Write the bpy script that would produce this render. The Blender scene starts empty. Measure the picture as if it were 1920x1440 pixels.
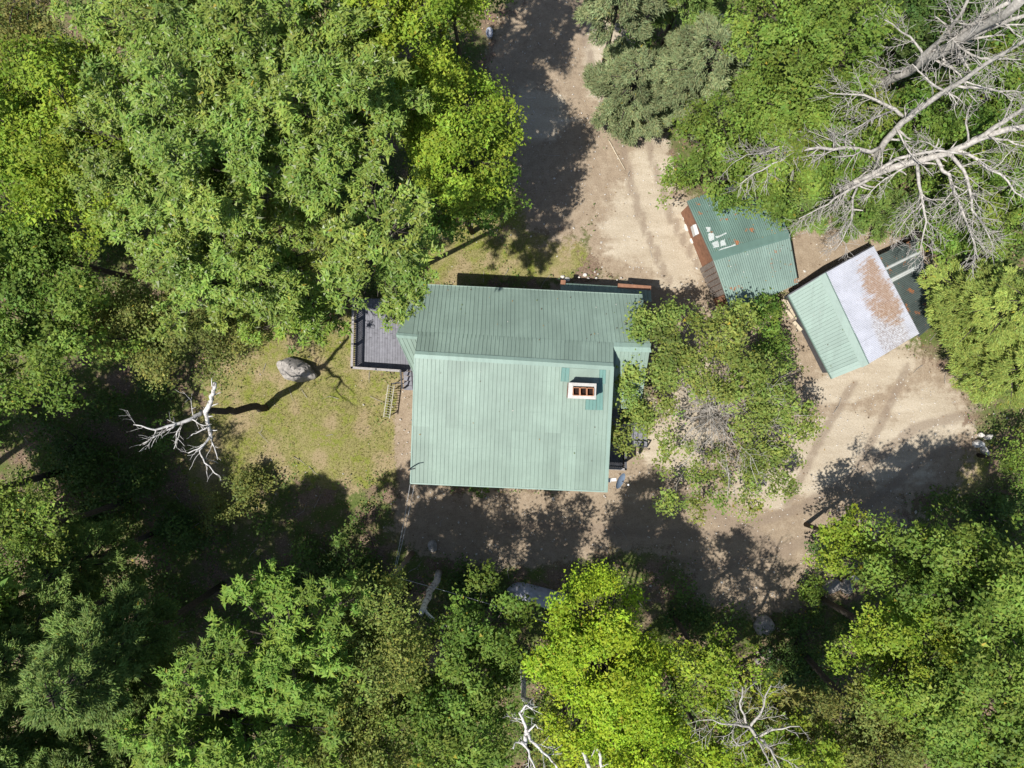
import bpy, math, random
import numpy as np

# ------------------------------------------------------------------ camera, sky, sun, exposure
SC = bpy.context.scene
H = 41.0            # drone height above the ground (m)
F = 1333.0          # focal length in pixels of the 1920 px wide photograph
COL = SC.collection
cam_d = bpy.data.cameras.new('camera'); cam = bpy.data.objects.new('camera', cam_d); COL.objects.link(cam)
cam.location = (0, 0, H); cam.rotation_euler = (0, 0, 0)
cam_d.sensor_width = 36.0; cam_d.lens = 36.0 * F / 1920.0; cam_d.clip_end = 2000.0; cam_d.clip_start = 0.5
SC.camera = cam
SUN_EL = math.radians(63.0)
sdir = np.array([0.82, 0.572]); sdir /= np.linalg.norm(sdir)           # direction in which shadows fall
wd = bpy.data.worlds.new('World'); SC.world = wd; wd.use_nodes = True
nt = wd.node_tree; bgn = nt.nodes['Background']
sky = nt.nodes.new('ShaderNodeTexSky'); sky.sky_type = 'NISHITA'; sky.sun_disc = False
sky.sun_elevation = SUN_EL
sky.sun_rotation = math.atan2(-sdir[0], -sdir[1])
nt.links.new(sky.outputs[0], bgn.inputs[0]); bgn.inputs[1].default_value = 0.085
sd = bpy.data.lights.new('sun', 'SUN'); sd.energy = 4.8; sd.angle = math.radians(0.55); sd.color = (1.0, 0.965, 0.905)
so = bpy.data.objects.new('sun', sd); COL.objects.link(so)
from mathutils import Vector, Matrix
ldir = Vector((sdir[0] * math.cos(SUN_EL), sdir[1] * math.cos(SUN_EL), -math.sin(SUN_EL)))
so.rotation_euler = ldir.to_track_quat('-Z', 'Y').to_euler(); so.location = (-20, -15, 60)
SC.view_settings.view_transform = 'Standard'; SC.view_settings.look = 'None'
SC.view_settings.gamma = 1.0; SC.view_settings.use_curve_mapping = False
SC.view_settings.exposure = 0.38
SC.cycles.max_bounces = 6; SC.cycles.transmission_bounces = 4; SC.cycles.diffuse_bounces = 3

rng = np.random.default_rng(7)
UP = np.array([0, 0, 1.0])

def P(px, py, z=0.0):
    """point of the place at height z that the photograph shows at pixel px, py"""
    s = (H - z) / F
    return np.array([(px - 960) * s, (720 - py) * s, z])

# ------------------------------------------------------------------ materials
def new_mat(name):
    m = bpy.data.materials.new(name); m.use_nodes = True
    n = m.node_tree.nodes; l = m.node_tree.links
    return m, n, l, n['Principled BSDF']

def ramp(n, stops):
    r = n.new('ShaderNodeValToRGB'); e = r.color_ramp.elements
    while len(e) < len(stops): e.new(0.5)
    for i, (p, c) in enumerate(stops):
        e[i].position = p; e[i].color = (*c, 1)
    return r

def noise(n, l, scale, detail=4, rough=0.6, vec=None):
    t = n.new('ShaderNodeTexNoise'); t.inputs['Scale'].default_value = scale
    t.inputs['Detail'].default_value = detail; t.inputs['Roughness'].default_value = rough
    if vec is not None: l.new(vec, t.inputs['Vector'])
    return t

def mixc(n, l, fac, a, b, mode='MIX'):
    x = n.new('ShaderNodeMix'); x.data_type = 'RGBA'; x.blend_type = mode
    for inp, v in ((x.inputs[0], fac), (x.inputs[6], a), (x.inputs[7], b)):
        if isinstance(v, (int, float)): inp.default_value = v
        elif isinstance(v, tuple): inp.default_value = (*v, 1)
        else: l.new(v, inp)
    return x.outputs[2]

def mth(n, l, op, a, b=None, c=None, clamp=False):
    x = n.new('ShaderNodeMath'); x.operation = op; x.use_clamp = clamp
    for inp, v in zip(x.inputs, (a, b, c)):
        if v is None: continue
        if isinstance(v, (int, float)): inp.default_value = v
        else: l.new(v, inp)
    return x.outputs[0]

def sstep(n, l, v, a, b):
    x = n.new('ShaderNodeMapRange'); x.interpolation_type = 'SMOOTHSTEP'
    l.new(v, x.inputs[0]); x.inputs[1].default_value = a; x.inputs[2].default_value = b
    return x.outputs[0]

def bump(n, l, bs, hgt, strength, dist):
    b = n.new('ShaderNodeBump'); b.inputs['Strength'].default_value = strength; b.inputs['Distance'].default_value = dist
    l.new(hgt, b.inputs['Height']); l.new(b.outputs[0], bs.inputs['Normal'])

def simple(name, col, rough=0.8, var=0.3, scale=6.0, metal=0.0, spec=0.3, bmp=0.2, dark=None):
    m, n, l, bs = new_mat(name)
    g = n.new('ShaderNodeNewGeometry')
    t = noise(n, l, scale, 5, 0.65, g.outputs['Position'])
    d = dark or tuple(c * (1 - var) for c in col)
    r = ramp(n, [(0.3, d), (0.7, tuple(min(1, c * (1 + var * 0.6)) for c in col))]); l.new(t.outputs[0], r.inputs[0])
    oi = n.new('ShaderNodeObjectInfo')
    v = mth(n, l, 'MULTIPLY_ADD', oi.outputs['Random'], 0.16, 0.92)
    hs = n.new('ShaderNodeHueSaturation'); l.new(r.outputs[0], hs.inputs['Color']); l.new(v, hs.inputs['Value'])
    l.new(hs.outputs[0], bs.inputs['Base Color'])
    bs.inputs['Roughness'].default_value = rough; bs.inputs['Metallic'].default_value = metal
    bs.inputs['Specular IOR Level'].default_value = spec
    if bmp: bump(n, l, bs, t.outputs[0], bmp, 0.03)
    return m

def leaf_mat(name, trans=0.26, rough=0.55, spec=0.18):
    m, n, l, bs = new_mat(name)
    a = n.new('ShaderNodeAttribute'); a.attribute_name = 'col'
    l.new(a.outputs['Color'], bs.inputs['Base Color'])
    bs.inputs['Roughness'].default_value = rough; bs.inputs['Specular IOR Level'].default_value = spec
    tr = n.new('ShaderNodeBsdfTranslucent')
    tc = mixc(n, l, 1.0, a.outputs['Color'], (1.15, 1.2, 0.55), 'MULTIPLY'); l.new(tc, tr.inputs[0])
    mx = n.new('ShaderNodeMixShader'); mx.inputs[0].default_value = trans
    l.new(bs.outputs[0], mx.inputs[1]); l.new(tr.outputs[0], mx.inputs[2])
    l.new(mx.outputs[0], n['Material Output'].inputs[0])
    return m

def roof_mat(name, col, fade=0.25, rust=0.0, stain=0.0, rough=0.5):
    m, n, l, bs = new_mat(name)
    g = n.new('ShaderNodeNewGeometry'); pos = g.outputs['Position']
    t1 = noise(n, l, 0.7, 4, 0.6, pos); t2 = noise(n, l, 9.0, 5, 0.7, pos)
    r = ramp(n, [(0.3, tuple(c * (1 - fade) for c in col)), (0.72, tuple(min(1, c * (1 + fade * 0.5)) for c in col))])
    l.new(t1.outputs[0], r.inputs[0])
    c = mixc(n, l, sstep(n, l, t2.outputs[0], 0.5, 0.75), r.outputs[0], tuple(x * 0.86 for x in col))
    oi = n.new('ShaderNodeObjectInfo')
    hs = n.new('ShaderNodeHueSaturation'); l.new(c, hs.inputs['Color'])
    l.new(mth(n, l, 'MULTIPLY_ADD', oi.outputs['Random'], 0.19, 0.905), hs.inputs['Value'])
    c = hs.outputs[0]
    if rust:
        t3 = noise(n, l, 1.6, 6, 0.7, pos)
        c = mixc(n, l, sstep(n, l, t3.outputs[0], 0.66 - rust * 0.1, 0.70 - rust * 0.1), c, (0.30, 0.13, 0.06))
    mp = n.new('ShaderNodeMapping'); mp.inputs['Scale'].default_value = (5.0, 0.35, 0.35); l.new(pos, mp.inputs[0]); ts = noise(n, l, 1.0, 4, 0.7, mp.outputs[0])
    c = mixc(n, l, mth(n, l, 'MULTIPLY', sstep(n, l, ts.outputs[0], 0.45, 0.72), 0.48), c, tuple(x * 0.72 for x in col))
    mp2 = n.new('ShaderNodeMapping'); mp2.inputs['Scale'].default_value = (0.5, 7.0, 0.5); l.new(pos, mp2.inputs[0]); ts2 = noise(n, l, 1.0, 3, 0.7, mp2.outputs[0])
    c = mixc(n, l, mth(n, l, 'MULTIPLY', sstep(n, l, ts2.outputs[0], 0.62, 0.70), 0.25), c, tuple(x * 0.70 for x in col))
    # thin streaks of dirt
    t4 = noise(n, l, 26.0, 3, 0.6, pos)
    c = mixc(n, l, mth(n, l, 'MULTIPLY', sstep(n, l, t4.outputs[0], 0.6, 0.72), 0.22), c, (0.12, 0.13, 0.11))
    l.new(c, bs.inputs['Base Color'])
    bs.inputs['Roughness'].default_value = rough; bs.inputs['Specular IOR Level'].default_value = 0.4
    bump(n, l, bs, t1.outputs[0], 0.35, 0.06)
    return m

M = {}
M['leaf'] = leaf_mat('leaf'); M['needle'] = leaf_mat('needle', 0.15, 0.6, 0.2)
M['ash_leaf'] = leaf_mat('ash_leaf', 0.24, 0.5, 0.24)
M['bark'] = simple('bark', (0.085, 0.072, 0.060), 0.9, 0.4, 9.0, spec=0.1)
M['grey_bark'] = simple('grey_bark', (0.36, 0.33, 0.29), 0.85, 0.35, 9.0, spec=0.1)
M['dead_wood'] = simple('dead_wood', (0.44, 0.41, 0.37), 0.85, 0.5, 7.0, spec=0.15)
def birch_mat():
    m, n, l, bs = new_mat('birch_bark')
    g = n.new('ShaderNodeNewGeometry')
    t = noise(n, l, 5.0, 5, 0.7, g.outputs['Position']); r = ramp(n, [(0.38, (0.10, 0.09, 0.08)), (0.47, (0.58, 0.55, 0.52)), (0.75, (0.74, 0.72, 0.70))])
    l.new(t.outputs[0], r.inputs[0]); l.new(r.outputs[0], bs.inputs['Base Color']); bs.inputs['Roughness'].default_value = 0.75
    bump(n, l, bs, t.outputs[0], 0.4, 0.03); return m
M['birch'] = birch_mat()
GREEN = (0.228, 0.306, 0.255)
M['roof'] = roof_mat('green_metal_roof', GREEN, 0.17)
M['roof_rear'] = M['roof']
M['roof_cap'] = roof_mat('green_ridge_metal', (0.245, 0.34, 0.29), 0.08)
M['roof_new'] = roof_mat('teal_patch_metal', (0.12, 0.245, 0.215), 0.10)
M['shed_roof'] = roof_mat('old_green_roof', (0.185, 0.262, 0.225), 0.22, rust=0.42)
M['barn_roof'] = roof_mat('barn_green_roof', (0.165, 0.245, 0.208), 0.12)
M['barn_cap'] = roof_mat('barn_ridge_metal', (0.20, 0.285, 0.245), 0.1)
M['shed_rear'] = roof_mat('shade_darkened_worn_roof', (0.125, 0.200, 0.168), 0.25, rust=0.5)  # shed green darkened to paint in the slope's turn from the sun; rust is real
M['shed_cap'] = roof_mat('dull_green_cap', (0.12, 0.20, 0.17), 0.15)
M['shaded_corr'] = roof_mat('shade_darkened_corrugated', (0.10, 0.125, 0.115), 0.5, rust=0.9)  # base colour darkened to carry the shed's shadow over the lean-to; rust is real
M['pale_corr'] = roof_mat('pale_strip', (0.50, 0.52, 0.50), 0.2, rust=0.3)
M['wall'] = simple('wall_siding', (0.16, 0.13, 0.11), 0.8)
M['shed_wall'] = simple('rust_brown_wall', (0.28, 0.14, 0.085), 0.85, 0.3, 4.0)
M['shed_wall2'] = simple('weathered_grey_wall', (0.20, 0.17, 0.15), 0.9, 0.4, 7.0)
M['deck'] = simple('grey_deck_board', (0.20, 0.20, 0.225), 0.75, 0.25, 5.0)
M['rail'] = simple('dark_rail_wood', (0.085, 0.085, 0.095), 0.7, 0.3, 8.0)
M['rail_top'] = simple('weathered_rail_cap', (0.32, 0.30, 0.29), 0.8, 0.3, 8.0)
M['white'] = simple('white_paint', (0.66, 0.65, 0.63), 0.6, 0.12, 5.0)
M['mortar'] = simple('chimney_crown', (0.50, 0.48, 0.445), 0.85, 0.2, 7.0)
M['brick'] = simple('brick_red', (0.30, 0.12, 0.08), 0.9, 0.35, 12.0)
M['flue'] = simple('clay_flue', (0.42, 0.20, 0.11), 0.85, 0.4, 8.0)
M['hole_dark'] = simple('hole_dark', (0.02, 0.01, 0.007), 0.95, 0.3, 8.0)  # near-black colour paints in the darkness of the deep flue holes
M['rock'] = simple('granite', (0.36, 0.33, 0.30), 0.9, 0.5, 4.0, bmp=0.8)
M['pale_rock'] = simple('pale_granite', (0.66, 0.62, 0.56), 0.9, 0.3, 5.0, bmp=0.6)
M['timber'] = simple('pale_lumber', (0.52, 0.44, 0.32), 0.85, 0.3, 8.0)
M['old_timber'] = simple('weathered_timber', (0.26, 0.21, 0.165), 0.85, 0.35, 8.0)
M['dish'] = simple('blue_grey_dish', (0.20, 0.26, 0.35), 0.5, 0.15, 4.0)
M['dark_metal'] = simple('dark_metal', (0.05, 0.05, 0.055), 0.5, 0.2)
M['alu'] = simple('aluminium', (0.36, 0.34, 0.27), 0.6, 0.2)
M['hull'] = simple('pale_hull', (0.42, 0.42, 0.46), 0.5, 0.3, 4.0)
M['tub'] = simple('blue_grey_plastic', (0.45, 0.48, 0.55), 0.5, 0.2, 6.0)
M['glass'] = simple('window_glass', (0.03, 0.04, 0.05), 0.08, 0.2, spec=0.6, bmp=0)
M['wire'] = simple('wire', (0.40, 0.40, 0.40), 0.5, 0.1, bmp=0)

def white_rust():
    """white painted corrugated sheets with one large rust stain"""
    m, n, l, bs = new_mat('white_rusty_corrugated')
    g = n.new('ShaderNodeNewGeometry'); pos = g.outputs['Position']
    t1 = noise(n, l, 1.4, 7, 0.72, pos)
    t2 = noise(n, l, 8.0, 5, 0.7, pos)
    sep = n.new('ShaderNodeSeparateXYZ'); l.new(pos, sep.inputs[0])
    def blob(px, py, ang, ra, rb):
        c = P(px, py, 2.9); ca, sa = math.cos(ang), math.sin(ang)
        dx = mth(n, l, 'SUBTRACT', sep.outputs[0], float(c[0])); dy = mth(n, l, 'SUBTRACT', sep.outputs[1], float(c[1]))
        u = mth(n, l, 'MULTIPLY', mth(n, l, 'ADD', mth(n, l, 'MULTIPLY', dx, ca), mth(n, l, 'MULTIPLY', dy, sa)), 1 / ra)
        v = mth(n, l, 'MULTIPLY', mth(n, l, 'SUBTRACT', mth(n, l, 'MULTIPLY', dy, ca), mth(n, l, 'MULTIPLY', dx, sa)), 1 / rb)
        return mth(n, l, 'SQRT', mth(n, l, 'ADD', mth(n, l, 'MULTIPLY', u, u), mth(n, l, 'MULTIPLY', v, v)))
    k = 38.1 / F
    d = mth(n, l, 'MINIMUM', blob(1655, 533, math.radians(-66), 52 * k, 27 * k), blob(1664, 578, math.radians(-30), 42 * k, 24 * k))
    d = mth(n, l, 'MINIMUM', d, blob(1650, 498, math.radians(-64), 24 * k, 14 * k))
    d = mth(n, l, 'MINIMUM', d, blob(1686, 570, math.radians(-62), 26 * k, 20 * k)); d = mth(n, l, 'MINIMUM', d, blob(1670, 543, math.radians(-62), 40 * k, 22 * k))
    dd = mth(n, l, 'ADD', mth(n, l, 'ADD', d, mth(n, l, 'MULTIPLY_ADD', t1.outputs[0], 1.3, -0.65)), mth(n, l, 'MULTIPLY_ADD', t2.outputs[0], 0.9, -0.45))
    ca, sa = math.cos(math.radians(29)), math.sin(math.radians(29))
    uu = mth(n, l, 'ADD', mth(n, l, 'MULTIPLY', sep.outputs[0], ca), mth(n, l, 'MULTIPLY', sep.outputs[1], sa)); vv = mth(n, l, 'SUBTRACT', mth(n, l, 'MULTIPLY', sep.outputs[1], ca), mth(n, l, 'MULTIPLY', sep.outputs[0], sa))
    cx = n.new('ShaderNodeCombineXYZ'); l.new(mth(n, l, 'MULTIPLY', uu, 0.9), cx.inputs[0]); l.new(mth(n, l, 'MULTIPLY', vv, 8.0), cx.inputs[1])
    tst = noise(n, l, 1.0, 5, 0.7, cx.outputs[0])
    dd = mth(n, l, 'ADD', dd, mth(n, l, 'MULTIPLY_ADD', tst.outputs[0], 2.6, -1.3))
    rustf = mth(n, l, 'MULTIPLY', sstep(n, l, dd, 1.2, 0.55), 0.92)
    rr = ramp(n, [(0.3, (0.33, 0.195, 0.115)), (0.52, (0.42, 0.275, 0.175)), (0.66, (0.53, 0.45, 0.40))]); l.new(t2.outputs[0], rr.inputs[0])
    wr = ramp(n, [(0.3, (0.50, 0.51, 0.56)), (0.6, (0.60, 0.61, 0.67))]); l.new(t1.outputs[0], wr.inputs[0])
    # worn lower corner: paint thinned to grey with brown flecks
    d2 = mth(n, l, 'ADD', blob(1682, 625, math.radians(-62), 60 * k, 34 * k), mth(n, l, 'MULTIPLY_ADD', t1.outputs[0], 0.8, -0.4))
    wf = mth(n, l, 'MULTIPLY', sstep(n, l, d2, 1.15, 0.8), 0.75)
    wc = ramp(n, [(0.42, (0.34, 0.29, 0.27)), (0.55, (0.60, 0.60, 0.62))]); l.new(t2.outputs[0], wc.inputs[0])
    c = mixc(n, l, wf, wr.outputs[0], wc.outputs[0])
    c = mixc(n, l, mth(n, l, 'MULTIPLY', rustf, 0.9), c, rr.outputs[0])
    l.new(c, bs.inputs['Base Color']); bs.inputs['Roughness'].default_value = 0.55
    return m
M['white_rust'] = white_rust()
M['faded_patch'] = simple('faded_translucent_patch', (0.47, 0.51, 0.49), 0.6, 0.35, 14.0)

def ground_mat():
    m, n, l, bs = new_mat('ground_earth_and_grass')
    g = n.new('ShaderNodeNewGeometry'); pos = g.outputs['Position']
    a = n.new('ShaderNodeAttribute'); a.attribute_name = 'zones'
    sp = n.new('ShaderNodeSeparateColor'); l.new(a.outputs['Color'], sp.inputs[0])
    nb = noise(n, l, 0.55, 6, 0.65, pos); nm = noise(n, l, 2.2, 6, 0.7, pos); nf = noise(n, l, 14.0, 4, 0.75, pos); nff = noise(n, l, 38.0, 2, 0.8, pos)
    edge = mth(n, l, 'ADD', mth(n, l, 'MULTIPLY_ADD', nb.outputs[0], 0.8, -0.4), mth(n, l, 'MULTIPLY_ADD', nm.outputs[0], 0.7, -0.35))
    fine = mth(n, l, 'MULTIPLY_ADD', nf.outputs[0], 0.9, -0.45)
    # forest floor: leaf litter, moss
    lit = ramp(n, [(0.30, (0.085, 0.058, 0.040)), (0.5, (0.19, 0.135, 0.095)), (0.68, (0.31, 0.225, 0.165)), (0.8, (0.42, 0.33, 0.24))]); l.new(nf.outputs[0], lit.inputs[0])
    moss = ramp(n, [(0.3, (0.05, 0.075, 0.02)), (0.7, (0.15, 0.18, 0.05))]); l.new(nf.outputs[0], moss.inputs[0])
    mf = sstep(n, l, mth(n, l, 'ADD', nb.outputs[0], mth(n, l, 'MULTIPLY', fine, 0.25)), 0.40, 0.56)
    c = mixc(n, l, mf, lit.outputs[0], moss.outputs[0])
    # grass
    gr = ramp(n, [(0.30, (0.105, 0.10, 0.03)), (0.5, (0.215, 0.195, 0.075)), (0.68, (0.34, 0.30, 0.14))]); l.new(nf.outputs[0], gr.inputs[0])
    gr2 = ramp(n, [(0.30, (0.115, 0.138, 0.024)), (0.65, (0.245, 0.255, 0.06))]); l.new(nf.outputs[0], gr2.inputs[0])
    gdry = ramp(n, [(0.3, (0.24, 0.18, 0.10)), (0.7, (0.37, 0.29, 0.18))]); l.new(nf.outputs[0], gdry.inputs[0])
    gc = mixc(n, l, sstep(n, l, nm.outputs[0], 0.48, 0.56), gr.outputs[0], gr2.outputs[0])
    gc = mixc(n, l, mth(n, l, 'MULTIPLY', sstep(n, l, nb.outputs[0], 0.48, 0.60), 0.85), gc, gdry.outputs[0])
    gf = sstep(n, l, mth(n, l, 'ADD', mth(n, l, 'ADD', sp.outputs[1], edge), mth(n, l, 'MULTIPLY', fine, 0.35)), 0.38, 0.58)
    c = mixc(n, l, gf, c, gc)
    # dirt
    st = n.new('ShaderNodeMapping'); st.inputs['Rotation'].default_value = (0, 0, math.radians(35)); st.inputs['Scale'].default_value = (0.35, 1.7, 1)
    l.new(pos, st.inputs[0]); ns = noise(n, l, 0.9, 5, 0.6, st.outputs[0])
    d1 = ramp(n, [(0.30, (0.185, 0.138, 0.094)), (0.5, (0.29, 0.225, 0.158)), (0.70, (0.40, 0.325, 0.235))]); l.new(mth(n, l, 'MULTIPLY_ADD', nf.outputs[0], 0.5, mth(n, l, 'MULTIPLY', nm.outputs[0], 0.5)), d1.inputs[0])
    d2 = ramp(n, [(0.30, (0.295, 0.235, 0.165)), (0.5, (0.42, 0.355, 0.265)), (0.70, (0.54, 0.475, 0.375))]); l.new(mth(n, l, 'MULTIPLY_ADD', nf.outputs[0], 0.55, mth(n, l, 'MULTIPLY', ns.outputs[0], 0.45)), d2.inputs[0])
    pf = sstep(n, l, mth(n, l, 'ADD', mth(n, l, 'ADD', sp.outputs[2], edge), mth(n, l, 'MULTIPLY_ADD', ns.outputs[0], 1.1, -0.55)), 0.18, 0.68)
    dc = mixc(n, l, pf, d1.outputs[0], d2.outputs[0])
    dc = mixc(n, l, mth(n, l, 'MULTIPLY', sstep(n, l, nff.outputs[0], 0.60, 0.70), 0.75), dc, (0.58, 0.52, 0.43))
    dc = mixc(n, l, mth(n, l, 'MULTIPLY', sstep(n, l, nff.outputs[0], 0.42, 0.30), 0.65), dc, (0.16, 0.115, 0.08))
    ta = n.new('ShaderNodeAttribute'); ta.attribute_name = 'wheel_tracks'; ts_ = n.new('ShaderNodeSeparateColor'); l.new(ta.outputs['Color'], ts_.inputs[0])
    tf_ = mth(n, l, 'MULTIPLY', sstep(n, l, mth(n, l, 'ADD', ts_.outputs[0], mth(n, l, 'MULTIPLY', edge, 0.9)), 0.25, 0.8), 0.65)
    dc = mixc(n, l, tf_, dc, mixc(n, l, nf.outputs[0], (0.145, 0.108, 0.080), (0.30, 0.235, 0.175)))
    df = sstep(n, l, mth(n, l, 'ADD', mth(n, l, 'ADD', sp.outputs[0], edge), mth(n, l, 'MULTIPLY', fine, 0.25)), 0.36, 0.56)
    c = mixc(n, l, df, c, dc)
    l.new(c, bs.inputs['Base Color']); bs.inputs['Roughness'].default_value = 0.95; bs.inputs['Specular IOR Level'].default_value = 0.1
    hgt = mth(n, l, 'ADD', mth(n, l, 'MULTIPLY', nf.outputs[0], 0.5), mth(n, l, 'MULTIPLY', nm.outputs[0], 1.2))
    bump(n, l, bs, hgt, 0.55, 0.10)
    return m
M['ground'] = ground_mat()

# ------------------------------------------------------------------ mesh helpers
def tag(o, label=None, cat=None, group=None, kind=None):
    if label: o['label'] = label
    if cat: o['category'] = cat
    if group: o['group'] = group
    if kind: o['kind'] = kind
    return o

def empty(name, loc, label=None, cat=None, group=None):
    o = bpy.data.objects.new(name, None); COL.objects.link(o); o.location = tuple(float(x) for x in loc)
    o.empty_display_size = 0.3
    return tag(o, label, cat, group)

def origin(o):
    v = np.zeros(3)
    while o is not None:
        v = v + np.array(o.location); o = o.parent
    return v

class MB:
    def __init__(s): s.v = []; s.f = []; s.n = 0
    def add(s, verts, faces):
        verts = np.asarray(verts, float); s.v.append(verts)
        for f in faces: s.f.append(tuple(i + s.n for i in f))
        s.n += len(verts); return s
    def quad(s, a, b, c, d): return s.add([a, b, c, d], [(0, 1, 2, 3)])
    def hexa(s, bot, top):
        return s.add(list(bot) + list(top), [(3, 2, 1, 0), (4, 5, 6, 7), (0, 1, 5, 4), (1, 2, 6, 5), (2, 3, 7, 6), (3, 0, 4, 7)])
    def slab(s, pts, t):
        """four corner points of an upper face, thickness t downwards"""
        pts = [np.asarray(p, float) for p in pts]
        return s.hexa([p - UP * t for p in pts], pts)
    def bar(s, a, b, w, h, up=UP):
        a = np.asarray(a, float); b = np.asarray(b, float); d = b - a; d /= (np.linalg.norm(d) + 1e-9)
        sx = np.cross(d, up)
        if np.linalg.norm(sx) < 1e-3: sx = np.cross(d, np.array([1.0, 0, 0]))
        sx /= np.linalg.norm(sx); sy = np.cross(sx, d)
        o = [(-1, -1), (1, -1), (1, 1), (-1, 1)]
        return s.hexa([a + sx * w / 2 * i + sy * h / 2 * j for i, j in o], [b + sx * w / 2 * i + sy * h / 2 * j for i, j in o])
    def box(s, c, size, rz=0.0):
        c = np.asarray(c, float); hx, hy, hz = [x / 2 for x in size]; ca, sa = math.cos(rz), math.sin(rz)
        q = [np.array([x * ca - y * sa, x * sa + y * ca, 0]) for x, y in ((-hx, -hy), (hx, -hy), (hx, hy), (-hx, hy))]
        return s.hexa([c + p - UP * hz for p in q], [c + p + UP * hz for p in q])
    def tube(s, pts, rad, k=6, cap=True):
        pts = np.asarray(pts, float); n = len(pts); rad = np.broadcast_to(np.asarray(rad, float), (n,))
        tg = np.gradient(pts, axis=0); tg /= (np.linalg.norm(tg, axis=1, keepdims=True) + 1e-9)
        ref = np.array([0.3, 0.2, 1.0]) if abs(tg[0][2]) < 0.8 else np.array([1.0, 0.15, 0])
        sx = np.cross(tg, ref); sx /= (np.linalg.norm(sx, axis=1, keepdims=True) + 1e-9); sy = np.cross(sx, tg)
        an = np.arange(k) * 2 * math.pi / k
        ring = pts[:, None, :] + rad[:, None, None] * (np.cos(an)[None, :, None] * sx[:, None, :] + np.sin(an)[None, :, None] * sy[:, None, :])
        fs = []
        for i in range(n - 1):
            for j in range(k):
                j2 = (j + 1) % k; fs.append((i * k + j, i * k + j2, (i + 1) * k + j2, (i + 1) * k + j))
        if cap: fs.append(tuple(range(k))[::-1]); fs.append(tuple((n - 1) * k + j for j in range(k)))
        return s.add(ring.reshape(-1, 3), fs)
    def build(s, name, mat, parent=None, smooth=False):
        v = np.concatenate(s.v) if s.v else np.zeros((0, 3))
        if parent is not None: v = v - origin(parent)
        me = bpy.data.meshes.new(name); me.from_pydata(v.tolist(), [], s.f); me.materials.append(mat)
        if smooth: me.polygons.foreach_set('use_smooth', np.ones(len(me.polygons), bool))
        o = bpy.data.objects.new(name, me); COL.objects.link(o)
        if parent is not None: o.parent = parent
        return o

def quads_object(name, V, colors, mat, parent=None, per=4):
    """V: (n, per, 3) leaves; colors: (n,3)"""
    n = len(V); off = origin(parent) if parent is not None else np.zeros(3)
    me = bpy.data.meshes.new(name)
    me.vertices.add(n * per); me.loops.add(n * per); me.polygons.add(n)
    me.vertices.foreach_set('co', (V - off).astype(np.float32).ravel())
    me.loops.foreach_set('vertex_index', np.arange(n * per, dtype=np.int32))
    me.polygons.foreach_set('loop_start', np.arange(0, n * per, per, dtype=np.int32))
    me.update(calc_edges=True)
    at = me.attributes.new('col', 'FLOAT_COLOR', 'POINT')
    c4 = np.ones((n, per, 4), np.float32); c4[:, :, :3] = colors[:, None, :]
    at.data.foreach_set('color', c4.ravel())
    me.materials.append(mat)
    o = bpy.data.objects.new(name, me); COL.objects.link(o)
    if parent is not None: o.parent = parent
    return o

def norm(a): return a / (np.linalg.norm(a, axis=-1, keepdims=True) + 1e-9)

def leaf_quads(pos, ax, nrm, ln, wd_, fold=0.15):
    """rhombic leaves: pos = base, ax = axis, nrm = face normal"""
    ax = norm(ax); side = norm(np.cross(nrm, ax)); nn = np.cross(ax, side)
    ln = np.asarray(ln)[:, None]; w = np.asarray(wd_)[:, None]
    mid = pos + ax * ln * 0.48
    return np.stack([pos, mid + side * w * 0.5 + nn * w * fold, pos + ax * ln - nn * ln * 0.08, mid - side * w * 0.5 + nn * w * fold], axis=1)

def leaf_tris(pos, ax, nrm, ln, wd_):
    ax = norm(ax); side = norm(np.cross(nrm, ax)); ln = np.asarray(ln)[:, None]; w = np.asarray(wd_)[:, None]
    return np.stack([pos - side * w * .5, pos + side * w * .5, pos + ax * ln], axis=1)

def tint(base, n, r, var=0.28, yellow=0.02):
    base = np.array(base); v = 1 + var * (r.random(n) * 2 - 1); c = base[None] * v[:, None]
    c[:, 0] *= 1 + 0.16 * (r.random(n) * 2 - 1)
    y = r.random(n) < yellow; c[y] = np.array([0.36, 0.29, 0.04]) * (0.7 + 0.5 * r.random(y.sum())[:, None])
    return np.clip(c, 0.005, 0.8)

# ------------------------------------------------------------------ ground
def smooth_e(gx, gy, els):
    r = np.zeros_like(gx)
    for e in els:
        px, py, rx, ry = e[:4]; an = math.radians(e[4]) if len(e) > 4 else 0.0
        dx, dy = gx - px, gy - py; u = (dx * math.cos(an) + dy * math.sin(an)) / rx; v = (-dx * math.sin(an) + dy * math.cos(an)) / ry
        d = np.sqrt(u * u + v * v); r = np.maximum(r, np.clip(1.5 - d, 0, 1))
    return r
DIRT = [(1180, 330, 80, 120), (1215, 440, 110, 100), (1130, 170, 70, 130), (1300, 540, 90, 90), (1150, 560, 130, 36), (1370, 640, 150, 90), (1430, 780, 200, 190),
        (1640, 770, 180, 120), (1700, 830, 130, 100), (1450, 960, 250, 130), (1200, 960, 190, 70), (960, 990, 210, 70), (1430, 1080, 140, 70), (1600, 490, 150, 90),
        (1250, 880, 140, 100), (1030, 130, 110, 150), (1050, 300, 90, 150), (800, 960, 60, 60), (765, 820, 24, 130)]
PALE = [(1210, 420, 70, 80), (1275, 470, 50, 70, 20), (1230, 320, 45, 60), (1620, 700, 100, 40, -20), (1540, 860, 80, 70), (1640, 840, 100, 60, 20), (1740, 790, 70, 60),
        (1150, 120, 50, 80), (1430, 910, 60, 40), (1010, 210, 50, 50), (1280, 720, 90, 60), (1270, 840, 60, 60)]
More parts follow.
